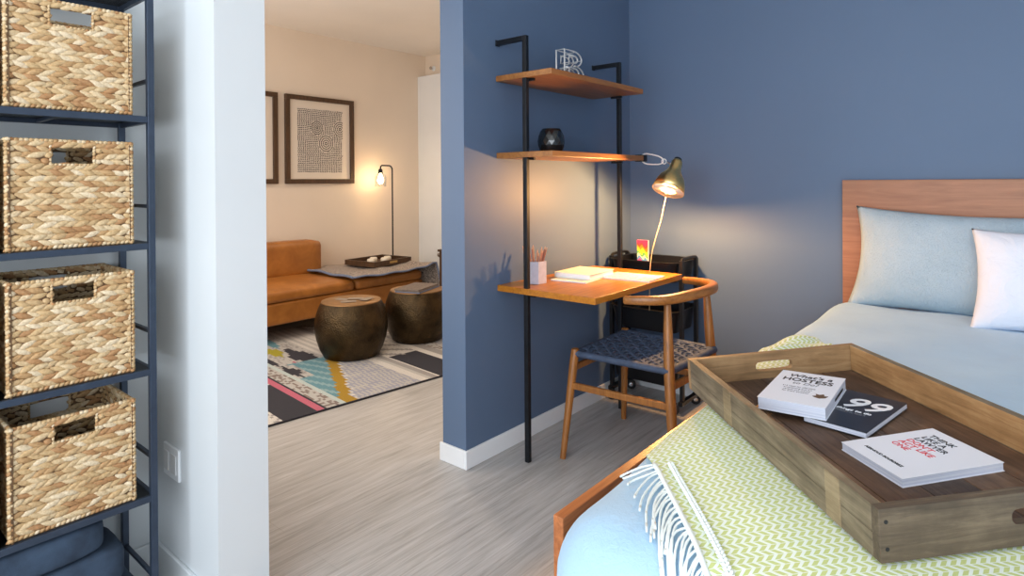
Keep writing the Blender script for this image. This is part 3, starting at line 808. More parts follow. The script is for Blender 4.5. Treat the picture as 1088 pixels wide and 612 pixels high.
# hem cord and row of stitches parallel to the fringe
m = MB()
m.tube([thr(a*.52/60, .0, .011) for a in range(61)], .0052, 8)
m.build('hem', m_fringe, body, smooth=True)
m = MB(); random.seed(3)
for k in range(60):
    a = .004+k*.0088
    c0, c1 = thr(a, .026, .0125), thr(a+.010, .033, .0125)
    m.tube([c0, (c0+c1)/2+Vector((0, 0, .0015)), c1], [.0012, .0044, .0012], 6)
    c0, c1 = thr(a, .040, .0125), thr(a+.010, .033, .0125)
    m.tube([c0, (c0+c1)/2+Vector((0, 0, .0015)), c1], [.0012, .0038, .0012], 6)
m.build('stitched_braid', m_fringe, body, smooth=True)
random.seed(21)
NT = 40
for k in range(NT):
    a = .002+k*.0128; L = .088+random.uniform(-.015, .018); pts = []; w0 = random.uniform(1.3, 2.1); ph_ = random.uniform(0, 6); am = random.uniform(.003, .008)
    if k < 5: L = .10; w0 = -.35+.42*k
    for s_ in range(15):
        q = s_/14; aa = a+w0*L*q*(.35+.65*q)+am*math.sin(ph_+q*5); bb = -.002-L*.72*q*(1.25-.25*q)
        x, y = flat(aa, bb); x = max(x, DX0+.02); pts.append(drape(x, y, .0095))
    m = MB(); m.tube(pts, [.0034]+[.0021+.0006*(i % 2) for i in range(13)]+[.0013], 7)
    m.tube([pts[-2], pts[-1]], [.0029, .0022], 6)
    m.build('tassel', m_fringe, t, smooth=True)

# pillows
def cushion(name, label, cat, cx, cy, z0, w, h, th, lean, mat, group=None, flange=.0, yaw=0, par=None, roll=0):
    M = Matrix.Translation((cx, cy, z0)) @ Matrix.Rotation(yaw, 4, 'Z') @ Matrix.Rotation(-lean, 4, 'X') @ Matrix.Rotation(roll, 4, 'Y')
    N = 44; mb = MB()
    def f(side):
        def g(i, j):
            u = -1+2*i/(N-1); w_ = -1+2*j/(N-1)
            ins_x = 1-.095*(1-w_*w_)*1.0*abs(u)**3; ins_z = 1-.10*(1-u*u)*abs(w_)**3
            k = (max(0, 1-abs(u)**3.2)*max(0, 1-abs(w_)**3.2))**.62
            wr = .006*math.sin(u*9+w_*5)*math.sin(w_*7-u*3)*(abs(u)*abs(w_)+.2)
            return M @ Vector((u*w/2*ins_x, side*(th/2*k+wr*k), h/2+w_*h/2*ins_z+.0))
        return g
    a = mb.grid(f(-1), N, N); b = mb.grid(f(1), N, N, flip=True)
    o = mb.build(name, mat, par, smooth=True)
    bm = bmesh.new(); bm.from_mesh(o.data); bmesh.ops.remove_doubles(bm, verts=bm.verts, dist=.0004); bmesh.ops.recalc_face_normals(bm, faces=bm.faces); bm.to_mesh(o.data); bm.free()
    for p in o.data.polygons: p.use_smooth = True
    tag(o, label, cat, group); return o
M = Mat('grey_blue_quilted_cotton'); M.set(Roughness=.85); v = M.coords()
M.l(M.ramp(M.noise(v, 5), [(.3, C(162, 184, 200)), (.7, C(174, 194, 209))]), M.b.inputs['Base Color'])
M.bump(M.math('ADD', M.noise(M.coords('Object', (2.2, 1, 1)), 70, 3, .6, 1.2), M.math('MULTIPLY', M.noise(v, 9, 3), 1.5)), 1.0, .006); m_sham = M.m
M = Mat('white_cotton'); M.set(Roughness=.85); v = M.coords(); M.set(Base_Color=C(220, 226, 240)); M.bump(M.noise(v, 11, 4, .6, .8), .8, .010); m_wp = M.m
cushion('pillow', 'grey blue pillow leaning on the headboard at its left end', 'pillow', 1.655, 1.25, .672, .79, .475, .17, .27, m_sham, 'grey blue pillows against the headboard', roll=.04)
cushion('pillow', 'grey blue pillow leaning on the headboard behind the white cushion', 'pillow', 2.47, 1.25, .683, .80, .47, .17, .27, m_sham, 'grey blue pillows against the headboard')
cushion('cushion', 'square white cushion leaning in front of the grey blue pillows', 'cushion', 1.98, 1.03, .683, .50, .42, .15, .42, m_wp, yaw=.0)

# ------------------------------------------------------------------ wooden tray on the bed
Mt = Matrix((e1, e2, e3)).transposed().to_4x4(); Mt.translation = TP
t = thing('serving_tray', 'large weathered wooden serving tray with hand slots on the bed', 'tray', M=Mt)
def weathered(name, dark, mid, light, along):
    M = Mat(name); M.set(Roughness=.62)
    sc = {'X': (2, 26, 26), 'Y': (26, 2, 26)}[along]; v = M.coords('Object', sc)
    a = M.noise(v, 2.2, 8, .68, .9); b = M.noise(M.coords('Object', (5, 5, 5)), 2.0, 4, .6)
    f_ = M.math('ADD', M.math('MULTIPLY', a, .62), M.math('MULTIPLY', b, .38))
    M.l(M.ramp(f_, [(.32, dark), (.5, mid), (.66, light)]), M.b.inputs['Base Color'])
    M.bump(a, .5, .002); return M.m
m_ty = weathered('weathered_tray_side', C(72, 62, 48), C(112, 99, 79), C(146, 132, 108), 'Y')
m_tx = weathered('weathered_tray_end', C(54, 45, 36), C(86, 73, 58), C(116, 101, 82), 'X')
m_tin = weathered('tray_light_oak', C(120, 86, 50), C(158, 118, 76), C(182, 144, 98), 'Y')
m_fl = [weathered('tray_floor_board_a', C(54, 38, 28), C(84, 62, 47), C(110, 86, 68), 'Y'), weathered('tray_floor_board_b', C(64, 46, 34), C(98, 74, 56), C(126, 100, 80), 'Y'), weathered('tray_floor_board_c', C(48, 36, 30), C(76, 60, 50), C(120, 100, 86), 'Y')]
th = .018; fz = .014
# long sides: two stacked boards each, thin bright inner lip
for x, nm in ((0, 'side_board'), (TW-th, 'side_board')):
    m = MB(); m.box((x, th+.0005, 0), (x+th, TL-th-.0005, TH*.47)); m.build(nm, m_ty, t, bevel=.0012)
    m = MB(); m.box((x, th+.0005, TH*.47+.0008), (x+th, TL-th-.0005, TH)); m.build(nm, m_ty, t, bevel=.0012)
    m = MB(); m.box((x+(.0021 if x == 0 else -.0015), th+.002, fz+.001), (x+th+(.0015 if x == 0 else -.0021), TL-th-.002, TH-.001)); m.build('inner_face', m_tin, t, bevel=.0008)
m_patch = weathered('tray_batten', C(108, 92, 68), C(138, 120, 92), C(164, 146, 116), 'Y')
for y in (.10, .53):
    MB().box((-.0016, y, .001), (.002, y+.042, TH-.002)).build('batten', m_patch, t, bevel=.0005)
# ends with slots: hole centre in the middle
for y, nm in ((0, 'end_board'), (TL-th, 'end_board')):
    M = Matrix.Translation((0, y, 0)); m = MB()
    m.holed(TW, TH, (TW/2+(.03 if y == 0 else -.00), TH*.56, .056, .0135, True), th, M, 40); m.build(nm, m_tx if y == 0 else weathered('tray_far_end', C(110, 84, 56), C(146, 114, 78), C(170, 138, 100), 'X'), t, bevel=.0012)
bw = (TW-2*th)/5
for k in range(5):
    MB().box((th+.001+k*bw, th+.001, .002), (th-.0008+(k+1)*bw, TL-th-.001, fz)).build('floor_board', m_fl[(k*2+1) % 3], t, bevel=.0015)
for x, y in ((.012, 0), (TW-.012, 0)):
    for z in (.022, .066):
        M = Matrix.Translation((x, y, z)) @ Matrix.Rotation(PI/2, 4, 'X'); MB().lathe([(.0035, -.0005), (.0035, .0006), (.001, .0009)], 10, M=M).build('nail_head', m_rubber, t)
# books on the tray
def traypt(x, y, z=None):
    """world xy on the tray floor plane -> world point"""
    # solve TP + e1*a + e2*b + e3*fz with given x,y
    q = TP+e3*(fz+(z or 0)); A = Matrix(((e1.x, e2.x), (e1.y, e2.y))); s_ = A.inverted() @ Vector((x-q.x, y-q.y)); return q+e1*s_[0]+e2*s_[1]
def paperback(name, label, Lxy, Nxy, ln, h, zoff, covm, tilt=0):
    """L->N is the bottom edge of the cover (text x axis); ln its height"""
    L_ = traypt(*Lxy, zoff); N_2 = traypt(*Nxy, zoff+tilt); ax = (N_2-L_); w = ax.length; ax.normalize(); nz = e3.copy(); ay = nz.cross(ax).normalized(); nz = ax.cross(ay)
    M = Matrix((ax, ay, nz)).transposed().to_4x4(); M.translation = L_
    t = thing(name, label, 'book', M=M)
    MB().box((0, 0, 0), (w, ln, .0012)).build('back_cover', covm, t)
    m_pg = Mat('page_edges'); m_pg.set(Roughness=.7); wv = m_pg.noise(m_pg.coords('Object', (1, 1, 420)), 3, 2)
    m_pg.l(m_pg.ramp(wv, [(.35, C(196, 204, 226)), (.6, C(226, 231, 244))]), m_pg.b.inputs['Base Color'])
    MB().box((.0015, .0015, .0012), (w-.0015, ln-.0015, h-.0012)).build('page_block', m_pg.m, t)
    MB().box((0, 0, h-.0012), (w, ln, h)).build('front_cover', covm, t, bevel=.0004)
    return t, w, ln, h
def TM(x, y, h): return Matrix.Translation((x, y, h+.0002))
m_cov = plain('white_book_cover', C(226, 230, 240), .38)
m_blkcov = plain('black_book_cover', C(34, 38, 48), .3, nscale=12, namt=.3)
m_gold = plain('ochre_cover', C(196, 140, 56), .5)
bk, w, ln, h = paperback('paperback_book', 'white paperback with THINK LIKE A LAWYER in black and DON\'T ACT LIKE ONE in red', (1.588, -.461), (1.714, -.570), .226, .0175, 0, m_cov)
s = .0185; x0 = .030
for i, (tx, mm) in enumerate((('THINK', m_ink), ('LIKE A', m_ink), ('LAWYER', m_ink), ("DON'T", m_red), ('ACT LIKE', m_red), ('ONE', m_red))):
    text_part('title_lettering', tx, s*1.08, TM(x0, .186-i*.0185, h), mm, bk, bold=.0001, sx=1.0)
text_part('author_lettering', 'AERNOUD BOURDREZ', .0095, TM(x0, .032, h), m_ink, bk, bold=.0002)
b2, w, ln, h = paperback('paperback_book', 'black covered paperback with a big white 99, lying between the two white books', (1.484, -.356), (1.623, -.386), .236, .0135, .003, m_blkcov)
text_part('number_lettering', '99', .098, TM(.024, .125, h), m_page, b2, bold=.0012, shear=.25)
text_part('title_lettering', 'things to do', .0165, TM(.030, .102, h), m_page, b2, bold=.0002, shear=.2)
text_part('subtitle_lettering', 'before you host it', .0095, TM(.034, .089, h), m_greyink, b2)
b1, w, ln, h = paperback('paperback_book', 'thick white paperback titled HOSTESS lying at the far end of the tray', (1.380, -.364), (1.536, -.362), .232, .030, .0165, m_cov)
text_part('title_lettering', "What's a", .030, TM(.078, .188, h), m_ink, b1, bold=.0003, align='CENTER', shear=.2)
text_part('title_lettering', 'HOSTESS', .0330, TM(.078, .156, h), m_ink, b1, bold=.0006, align='CENTER', sx=.92)
text_part('title_lettering', 'to Do?', .022, TM(.078, .134, h), m_greyink, b1, align='CENTER', shear=.2)
for i, tx in enumerate(('313 ideas for effortless', 'entertaining and fun', 'recipes and menus', 'for every occasion')): text_part('subtitle_lettering', tx, .0085, TM(.070, .110-i*.012, h), m_greyink, b1, align='CENTER')
mo = MB(); mo.prism([(.118, .060), (.130, .056), (.142, .064), (.146, .078), (.138, .076), (.134, .088), (.126, .080), (.116, .084), (.120, .072), (.112, .066)], h, h+.0005); mo.build('ornament', plain('brown_ink', C(92, 70, 52), .5), b1)
MB().box((-.004, 0, 0), (-.0006, ln, .004)).build('spine_edge', m_gold, b1)
ms = MB(); ms.box((w-.0002, .10, .012), (w+.0003, .19, .018)); ms.build('spine_mark', m_ink, b1)

# ------------------------------------------------------------------ living room
# framed prints
m_frame = wood('dark_walnut_frame', C(54, 38, 25), C(94, 67, 46), 'Z', 2, .35, .05)
m_mat = plain('ivory_mount', C(226, 214, 200), .8)
m_inkp = plain('charcoal_print', C(34, 32, 34), .8)
def picture(label, y0, y1, z0, z1, seed):
    t = thing('framed_print', label, 'picture', (XL, (y0+y1)/2, (z0+z1)/2), group='framed prints over the sofa')
    x = XL+.001; fwd = .045; fd = .035; m = MB()
    m.box((x, y0, z0), (x+fd, y1, z0+fwd)); m.box((x, y0, z1-fwd), (x+fd, y1, z1)); m.box((x, y0, z0+fwd), (x+fd, y0+fwd, z1-fwd)); m.box((x, y1-fwd, z0+fwd), (x+fd, y1, z1-fwd))
    m.build('frame', m_frame, t, bevel=.003)
    MB().box((x, y0+fwd, z0+fwd), (x+.012, y1-fwd, z1-fwd)).build('mount', m_mat, t)
    py0, py1, pz0, pz1 = y0+fwd+.085, y1-fwd-.085, z0+fwd+.065, z1-fwd-.07
    MB().box((x+.012, py0, pz0), (x+.014, py1, pz1)).build('paper', plain('print_paper', C(216, 206, 196), .8), t)
    random.seed(seed); m = MB(); xx = x+.0145
    circ = [(py0+(py1-py0)*.62, pz0+(pz1-pz0)*.46, .085), (py0+(py1-py0)*.42, pz0+(pz1-pz0)*.70, .07), (py1-.03, pz0+(pz1-pz0)*.70, .08)]
    def mark(y, z, ang, L, W):
        c_, s_ = math.cos(ang), math.sin(ang); q = []
        for a, b in ((-L, -W), (L, -W), (L, W), (-L, W)):
            yy, zz_ = y+a*c_-b*s_, z+a*s_+b*c_; q.append((xx, min(max(yy, py0), py1), min(max(zz_, pz0), pz1)))
        m.add(q, [(0, 1, 2, 3)])
    for cy_, cz_, cr in circ:
        for ri in range(4):
            r_ = cr*(ri+.6)/4; n_ = max(5, int(2*PI*r_/.017))
            for k in range(n_):
                a = 2*PI*k/n_; y, z = cy_+r_*math.cos(a), cz_+r_*math.sin(a)
                if py0 < y < py1 and pz0 < z < pz1: mark(y, z, a+PI/2, .0072, .0048)
    z = pz0+.008; ri = 0
    while z < pz1-.004:
        y = py0+.005+random.uniform(0, .008)
        while y < py1-.005:
            if all(math.hypot(y-c0, z-c1) > c2+.004 for c0, c1, c2 in circ):
                blk = int((y-py0+.02*math.sin(z*30))/.09)+int((z-pz0+.02*math.sin(y*25))/.12)*2
                mark(y, z+.002*math.sin(y*50+seed), ((PI/2, .05, PI/2, .7, -.1)[(blk*7+seed) % 5]+.35*math.sin(y*22+z*17)), random.uniform(.0052, .0080), .0042)
            y += .0185
        z += .0165; ri += 1
    m.build('printed_marks', m_inkp, t)
picture('dark framed abstract print with circles, hanging right above the tan sofa', 1.124, 1.895, 1.268, 2.128, 4)
picture('dark framed print mostly hidden by the white wall, left of the other print', .275, 1.045, 1.268, 2.128, 9)
# sofa
m_lea = Mat('tan_leather'); m_lea.set(Roughness=.42); v = m_lea.coords()
m_lea.l(m_lea.ramp(m_lea.noise(v, 6, 5, .6, .5), [(.3, C(146, 90, 36)), (.7, C(180, 116, 52))]), m_lea.b.inputs['Base Color']); m_lea.bump(m_lea.noise(v, 120, 3), .15, .001); m_lea = m_lea.m
t = thing('sofa', 'tan leather daybed sofa with low backrest under the framed prints', 'sofa', (-3.0, .7, 0))
SX0, SX1 = -3.42, -2.60
def soft(name, lo, hi, r, par, mat, crown=0, seed=0):
    m = MB(); n = 20
    cx, cy, cz = [(a+b)/2 for a, b in zip(lo, hi)]; hx, hy, hz = [(b-a)/2 for a, b in zip(lo, hi)]
    # rounded box: cube sphere
    for ax in range(3):
        for sg in (-1, 1):
            def g(i, j, ax=ax, sg=sg):
                q = [0, 0, 0]; q[ax] = sg; q[(ax+1) % 3] = -1+2*i/(n-1); q[(ax+2) % 3] = -1+2*j/(n-1)
                X = [q[0]*hx, q[1]*hy, q[2]*hz]; core = [max(-(h-r), min(h-r, a)) for a, h in zip(X, (hx, hy, hz))]
                d = Vector([a-b for a, b in zip(X, core)]); d = d.normalized()*r if d.length > 1e-6 else d
                p = Vector(core)+d
                if p.z > 0: p.z += crown*max(0, (1-(p.x/hx)**2))*max(0, (1-(p.y/hy)**2))
                return (cx+p.x, cy+p.y, cz+p.z)
            m.grid(g, n, n, flip=(sg < 0))
    o = m.build(name, mat, par)
    bm = bmesh.new(); bm.from_mesh(o.data); bmesh.ops.remove_doubles(bm, verts=bm.verts, dist=.0003); bmesh.ops.recalc_face_normals(bm, faces=bm.faces); bm.to_mesh(o.data); bm.free()
    for p in o.data.polygons: p.use_smooth = True
    return o
soft('base', (SX0, -.60, .15), (SX1, 2.06, .33), .02, t, m_lea)
for y0, y1 in ((-.59, .36), (.365, 1.275), (1.28, 2.05)): soft('seat_cushion', (SX0+.02, y0, .325), (SX1+.015, y1, .425), .04, t, m_lea, .018)
soft('backrest', (-3.42, -.58, .40), (-3.22, 1.36, .735), .06, t, m_lea, .01)
for x in (SX0+.08, SX1-.10):
    for y in (-.5, 1.95):
        MB().tube([(x, y, .0125 if x > -3 else 0), (x, y, .152)], [.014, .02], 14).build('leg', m_frame, t, smooth=True, angle=.6)
# grey throw over the sofa's end
M = Mat('grey_melange_blanket'); M.set(Roughness=.95); v = M.coords()
M.l(M.ramp(M.noise(M.coords('Object', (1, 1, 1)), 70, 3, .7, 2), [(.38, C(74, 70, 76)), (.5, C(150, 140, 134)), (.62, C(206, 190, 174))]), M.b.inputs['Base Color']); M.bump(M.noise(v, 90, 3), .8, .004); m_gb = M.m
m_gbe = plain('slate_blue_binding', C(112, 124, 150), .85, nscale=80, namt=.2)
t = thing('grey_blanket', 'grey flecked blanket with blue edge draped over the sofa end', 'blanket', (-2.95, 1.95, .44))
def gb(i, j):
    x = -3.32+i*(.80)/23; s_ = j/30*1.12; y = 1.20+s_; ymax = 2.08
    z = .456+.006*math.sin(x*16+y*5)+.005*math.sin(y*23+x*4)+.045*math.exp(-((y-2.12)/.10)**2)
    # bind: runs diagonal so that the front edge recedes from the sofa front
    if y > ymax: z -= (y-ymax)*1.0; y = ymax+.012+.02*math.sin(x*14)+.25*(y-ymax)
    x2 = x+.10*(s_/1.2) if x > -3 else x
    return (x2+.015*math.sin(s_*5), y, z)
mb = MB(); mb.grid(gb, 24, 31); b_ = mb.build('blanket_cloth', m_gb, t, smooth=True); so = b_.modifiers.new('Solidify', 'SOLIDIFY'); so.thickness = .012; so.offset = 1
mb = MB(); mb.tube([Vector(gb(23, j))+Vector((.004, 0, .006)) for j in range(31)], .008, 8); mb.tube([Vector(gb(i, 0))+Vector((0, -.004, .006)) for i in range(24)], .011, 8); mb.build('edge_binding', m_gbe, t, smooth=True)
# small tray with white candles on it
Mq = Matrix.Translation((-2.95, 1.80, .482)) @ Matrix.Rotation(.12, 4, 'Z')
t = thing('small_tray', 'small dark wooden tray with white objects on the grey blanket', 'tray', M=Mq)
ww, dd_, hh2 = .40, .50, .05; m = MB()
MB().box((-ww/2+.013, -dd_/2+.013, 0), (ww/2-.013, dd_/2-.013, .010)).build('tray_floor', m_frame, t)
for a, b in (((-ww/2, -dd_/2, 0), (-ww/2+.012, dd_/2, hh2)), ((ww/2-.012, -dd_/2, 0), (ww/2, dd_/2, hh2)), ((-ww/2+.0125, -dd_/2, 0), (ww/2-.0125, -dd_/2+.012, hh2)), ((-ww/2+.0125, dd_/2-.012, 0), (ww/2-.0125, dd_/2, hh2))):
    MB().box(a, b).build('side_board', m_frame, t, bevel=.001)
MB().box((ww/2, -.05, .018), (ww/2+.004, .05, .038)).build('label_plate', m_brass, t)
random.seed(2)
for k, (x, y) in enumerate(((.02, -.12), (-.05, -.02), (.06, .02), (.0, .12))):
    p = Mq @ Vector((x, y, .0105)); m = MB(); m.lathe([(.028, 0), (.036, .006), (.038, .03), (.034, .045), (.028, .048), (.026, .04), (.0001, .038)], 20, c=p)
    tag(m.build('candle_cup', plain('porcelain', C(236, 226, 208), .3), smooth=True), 'small round white cup standing in the small dark tray on the sofa', 'cup', 'white cups in the small dark tray')
# floor lamp
t = thing('floor_lamp', 'thin black floor lamp with glowing clear glass shade behind the sofa', 'lamp', (-3.25, 2.40, 0))
LX, LY = -3.32, 2.275
hz_ = 1.46
MB().lathe([(.12, 0), (.12, .012), (.02, .018), (.0001, .019)], 32, c=(LX, LY, 0)).build('base', m_black, t, smooth=True, angle=.6)
pole = [(LX, LY, .01), (LX, LY, hz_-.05)]+[(LX, LY-.045+.045*math.cos(a), hz_-.05+.045*math.sin(a)) for a in [PI/2*k/8 for k in range(1, 9)]]+[(LX, LY-.14, hz_-.005), (LX, LY-.155, hz_-.018), (LX, LY-.157, hz_-.05)]
MB().tube(pole, .008, 10).build('pole', m_black, t, smooth=True)
sy = LY-.157
MB().lathe([(.012, hz_-.04), (.022, hz_-.05), (.024, hz_-.085), (.03, hz_-.09)], 20, c=(LX, sy, 0)).build('socket', m_black, t, smooth=True)
M = Mat('clear_glass'); tr = M.n('ShaderNodeBsdfTransparent'); gs = M.n('ShaderNodeBsdfGlossy'); gs.inputs['Roughness'].default_value = .05
mxs = M.n('ShaderNodeMixShader'); lw = M.n('ShaderNodeLayerWeight'); lw.inputs[0].default_value = .25; M.l(M.math('MULTIPLY', lw.outputs[1], .6), mxs.inputs[0]); M.l(tr.outputs[0], mxs.inputs[1]); M.l(gs.outputs[0], mxs.inputs[2])
M.l(mxs.outputs[0], M.N['Material Output'].inputs[0]); m_gl = M.m
MB().lathe([(.03, hz_-.09), (.052, hz_-.105), (.058, hz_-.125), (.060, hz_-.23), (.057, hz_-.23), (.055, hz_-.125), (.03, hz_-.094)], 28, c=(LX, sy, 0)).build('glass_shade', m_gl, t, smooth=True)
M = Mat('filament_glow'); M.b.inputs['Emission Color'].default_value = (1, .75, .42, 1); M.b.inputs['Emission Strength'].default_value = 40; 
MB().lathe([(.0001, hz_-.20), (.018, hz_-.195), (.030, hz_-.165), (.026, hz_-.135), (.013, hz_-.11), (.012, hz_-.09)], 20, c=(LX, sy, 0)).build('light_bulb', M.m, t, smooth=True)
# hammered drum tables
M = Mat('hammered_bronze'); M.set(Metallic=.85, Roughness=.38)
tcn = M.n('ShaderNodeTexCoord'); sxy = M.n('ShaderNodeSeparateXYZ'); M.l(tcn.outputs['Object'], sxy.inputs[0])
ang = M.math('ARCTAN2', sxy.outputs[1], sxy.outputs[0]); cmb = M.n('ShaderNodeCombineXYZ'); M.l(M.math('MULTIPLY', ang, 26), cmb.inputs[0]); M.l(M.math('MULTIPLY', sxy.outputs[2], 95), cmb.inputs[1])
vo = M.n('ShaderNodeTexVoronoi'); vo.inputs['Scale'].default_value = 1.0; M.l(cmb.outputs[0], vo.inputs['Vector'])
M.l(M.ramp(M.noise(tcn.outputs['Object'], 9, 4, .6), [(.3, C(48, 39, 27)), (.7, C(84, 68, 45))]), M.b.inputs['Base Color'])
M.bump(vo.outputs['Distance'], .7, .0035); m_drum = M.m
m_top = plain('worn_gold_brown_top', C(150, 112, 70), .45, .5, nscale=8, namt=.2)
def drum(label, loc, sc=1):
    t = thing('drum_table', label, 'table', (0, 0, 0), group='hammered drum side tables'); WL[t] = Vector((0, 0, 0))
    prof = [(.19, .0), (.20, .006), (.228, .06), (.250, .13), (.262, .20), (.262, .24), (.250, .31), (.232, .36), (.218, .388), (.215, .392)]
    pr_ = []
    for i in range(len(prof)-1):
        for k in range(3): pr_.append(tuple(a+(b-a)*k/3 for a, b in zip(prof[i], prof[i+1])))
    pr_.append(prof[-1])
    MB().lathe(pr_, 64).build('drum_body', m_drum, t, smooth=True)
    MB().lathe([(.0001, .391), (.21, .391), (.216, .394), (.214, .399), (.20, .400), (.0001, .400)], 64).build('tabletop', m_top, t, smooth=True, angle=.5)
    t.location = loc; t.scale = (sc,)*3; return t
d1 = drum('dark hammered metal drum table nearer the bedroom, small cards on its top', (-1.89, .735, .012), 1.0)
d2 = dup(d1, (-1.86, 1.345, .012), 'dark hammered metal drum table farther back, folded grey cloth on its top')
m_card = plain('grey_card', C(150, 136, 122), .6)
random.seed(8)
for k, (x, y, a) in enumerate(((-.07, -.03, .3), (.05, -.06, 1.1), (.0, .04, .7), (.09, .07, 2.0))):
    M = Matrix.Translation((-1.89+x, .735+y, .4125+k*.0022)) @ Matrix.Rotation(a, 4, 'Z')
    tag(MB().box((-.055, -.03, 0), (.055, .03, .002), M).build('coaster', m_card), 'small flat grey card lying on the nearer drum table', 'card', 'cards on the nearer drum table')
t = thing('folded_cloth', 'folded grey cloth with blue edge on the farther drum table', 'cloth', (-1.85, 1.33, .413))
M = Matrix.Translation((-1.84, 1.32, .4125)) @ Matrix.Rotation(.35, 4, 'Z')
m_gc = plain('grey_wool_cloth', C(120, 108, 100), .9, nscale=60, namt=.25, bump=.4)
for k in range(3): MB().box((-.10-.004*k, -.17, k*.009), (.12-.006*k, .17, k*.009+.008), M).build('folded_layer', m_gc if k else m_gbe, t, bevel=.003)
# armchair fragment at right, mostly behind the partition wall
t = thing('lounge_chair', 'dark wood framed armchair with white cushion just behind the blue wall end', 'armchair', (-1.75, 2.25, 0))
ax_, ay_ = -2.16, 1.90
for x in (ax_, ax_+.60):
    MB().beam((x, ay_, .0125), (x, ay_, .64), .03, .03).build('leg', m_frame, t, bevel=.003); MB().beam((x, ay_+.58, .0125), (x, ay_+.66, .78), .03, .03).build('leg', m_frame, t, bevel=.003)
    MB().box((x-.025, ay_-.03, .6405), (x+.025, ay_+.62, .662)).build('armrest', m_frame, t, bevel=.004)
    MB().beam((x, ay_+.016, .28), (x, ay_+.59, .26), .022, .04).build('side_rail', m_frame, t, bevel=.003)
soft('seat_cushion', (ax_+.02, ay_-.01, .30), (ax_+.58, ay_+.55, .43), .04, t, m_wp, .01)
soft('back_cushion', (ax_+.02, ay_+.45, .44), (ax_+.58, ay_+.57, .82), .04, t, m_wp, 0)
# dark bowl side table glimpsed between
t = thing('side_table', 'low dark round side table beyond the grey blanket', 'table', (-2.75, 2.62, 0))
MB().lathe([(.0001, .50), (.20, .50), (.21, .51), (.21, .53), (.0001, .53)], 36, c=(-2.62, 2.56, 0)).build('tabletop', m_frame, t, smooth=True, angle=.5)
for k in range(3):
    a = 2*PI*k/3; MB().tube([(-2.62+.16*math.cos(a), 2.56+.16*math.sin(a), 0), (-2.62+.12*math.cos(a), 2.56+.12*math.sin(a), .501)], .013, 10).build('leg', m_frame, t, smooth=True)

# rug: cell colours follow the woven bands
RO = Vector((-1.128, -.317)); ra = math.atan2(.094, 1.0); rd = Vector((math.sin(ra), math.cos(ra))); rn = Vector((-math.cos(ra), math.sin(ra)))
K = dict(blk=C(52, 52, 62), wht=C(226, 222, 216), gry=C(168, 164, 162), lgy=C(198, 196, 192), pnk=C(204, 108, 130), aqu=C(148, 182, 190), teal=C(108, 156, 170), och=C(178, 140, 40), lil=C(168, 170, 186), olv=C(178, 168, 50), taup=C(142, 128, 122), paq=C(198, 212, 210))
random.seed(12)
def stp(x, q): return math.floor(x/q)*q
def rugcol(s, b):
    spk = random.random()
    bs = stp(b, .05)
    tooth = .03*(int(b/.05) % 2)
    if s > 2.1: s = 2*2.1-s
    if s < 0: 
        return K['wht'] if int(-s/.06) % 2 else (K['gry'] if spk < .5 else K['lgy'])
    if s < .075: return (K['wht'] if s < .035 or spk < .55 else K['gry'])
    if s < .27:
        if b > .60+tooth+.4*abs(s-.17): return K['wht'] if int((b+s)/.05) % 3 else K['blk']
        return K['blk']
    if s < .31: return K['pnk']
    if s < .325: return K['blk']
    if s < .42: return K['lgy'] if spk < .6 else K['taup']
    if s < .45: return K['paq']
    if s < .98:
        sl = .45+.42*(max(0, stp(b, .06)-.05)); 
        if b < .92 and s > sl+.075: 
            if s < sl+.095 and int(b/.025) % 2: return K['wht']
            return K['lil'] if int((s+b)/.015) % 2 else K['lgy']
        if b < .92 and s > sl: return K['och']
        q = s-.05*(int(b/.06) % 2)*.4
        if b < .95 and s > .43+.25*max(0, b-.55) and not (.60 < b < .92 and s < .56): return K['teal'] if int(s/.03+b/.09) % 3 else K['aqu']
        # blobs
        for (s0, b0, hs, hb, c_) in ((.685, 1.05, .085, .23, 'blk'), (.575, .86, .035, .10, 'pnk'), (.585, 1.30, .05, .16, 'olv'), (.475, .75, .05, .13, 'blk'), (.46, 1.08, .04, .13, 'blk'), (.64, .82, .05, .10, 'taup'), (.66, 1.62, .06, .2, 'teal')):
            if abs(stp(s, .02)-s0)/hs+abs(stp(b, .05)-b0)/hb*.75 < 1.0: return K[c_]
        if s > .80: return K['wht'] if int(s/.03) % 2 else K['lgy']
        return K['lgy'] if spk < .7 else K['gry']
    if s < 1.035: return K['wht']
    if s < 1.11: return K['gry'] if s > 1.06 else K['lgy']
    if s < 1.37:
        if b > .55+tooth+.5*abs(s-1.24): return K['wht'] if int((b+s)/.06) % 3 else K['gry']
        if s < 1.13 : return K['wht']
        return K['blk']
    if s < 1.43: return K['wht']
    if s < 1.50: return K['gry']
    if s < 1.6: return K['taup'] if spk < .4 else K['lgy']
    if s < 1.8: return K['lil'] if int((s+b)/.03) % 2 else K['lgy']
    return K['aqu'] if int(b/.1) % 2 else K['lgy']
mb = MB(); ds, db = .015, .025
NS, NBB = int(3.3/ds), int(1.98/db)
def rp(s, b, z): q = RO+rd*s+rn*b; return (q.x, q.y, z)
for i in range(NS):
    for j in range(NBB):
        s = -.75+i*ds; b = j*db; mb.cc = rugcol(s+ds/2, b+db/2)
        mb.add([rp(s, b, .011), rp(s, b+db, .011), rp(s+ds, b+db, .011), rp(s+ds, b, .011)], [(0, 1, 2, 3)])
mb.cc = K['blk']
S0, S1, B1 = -.75, -.75+NS*ds, NBB*db
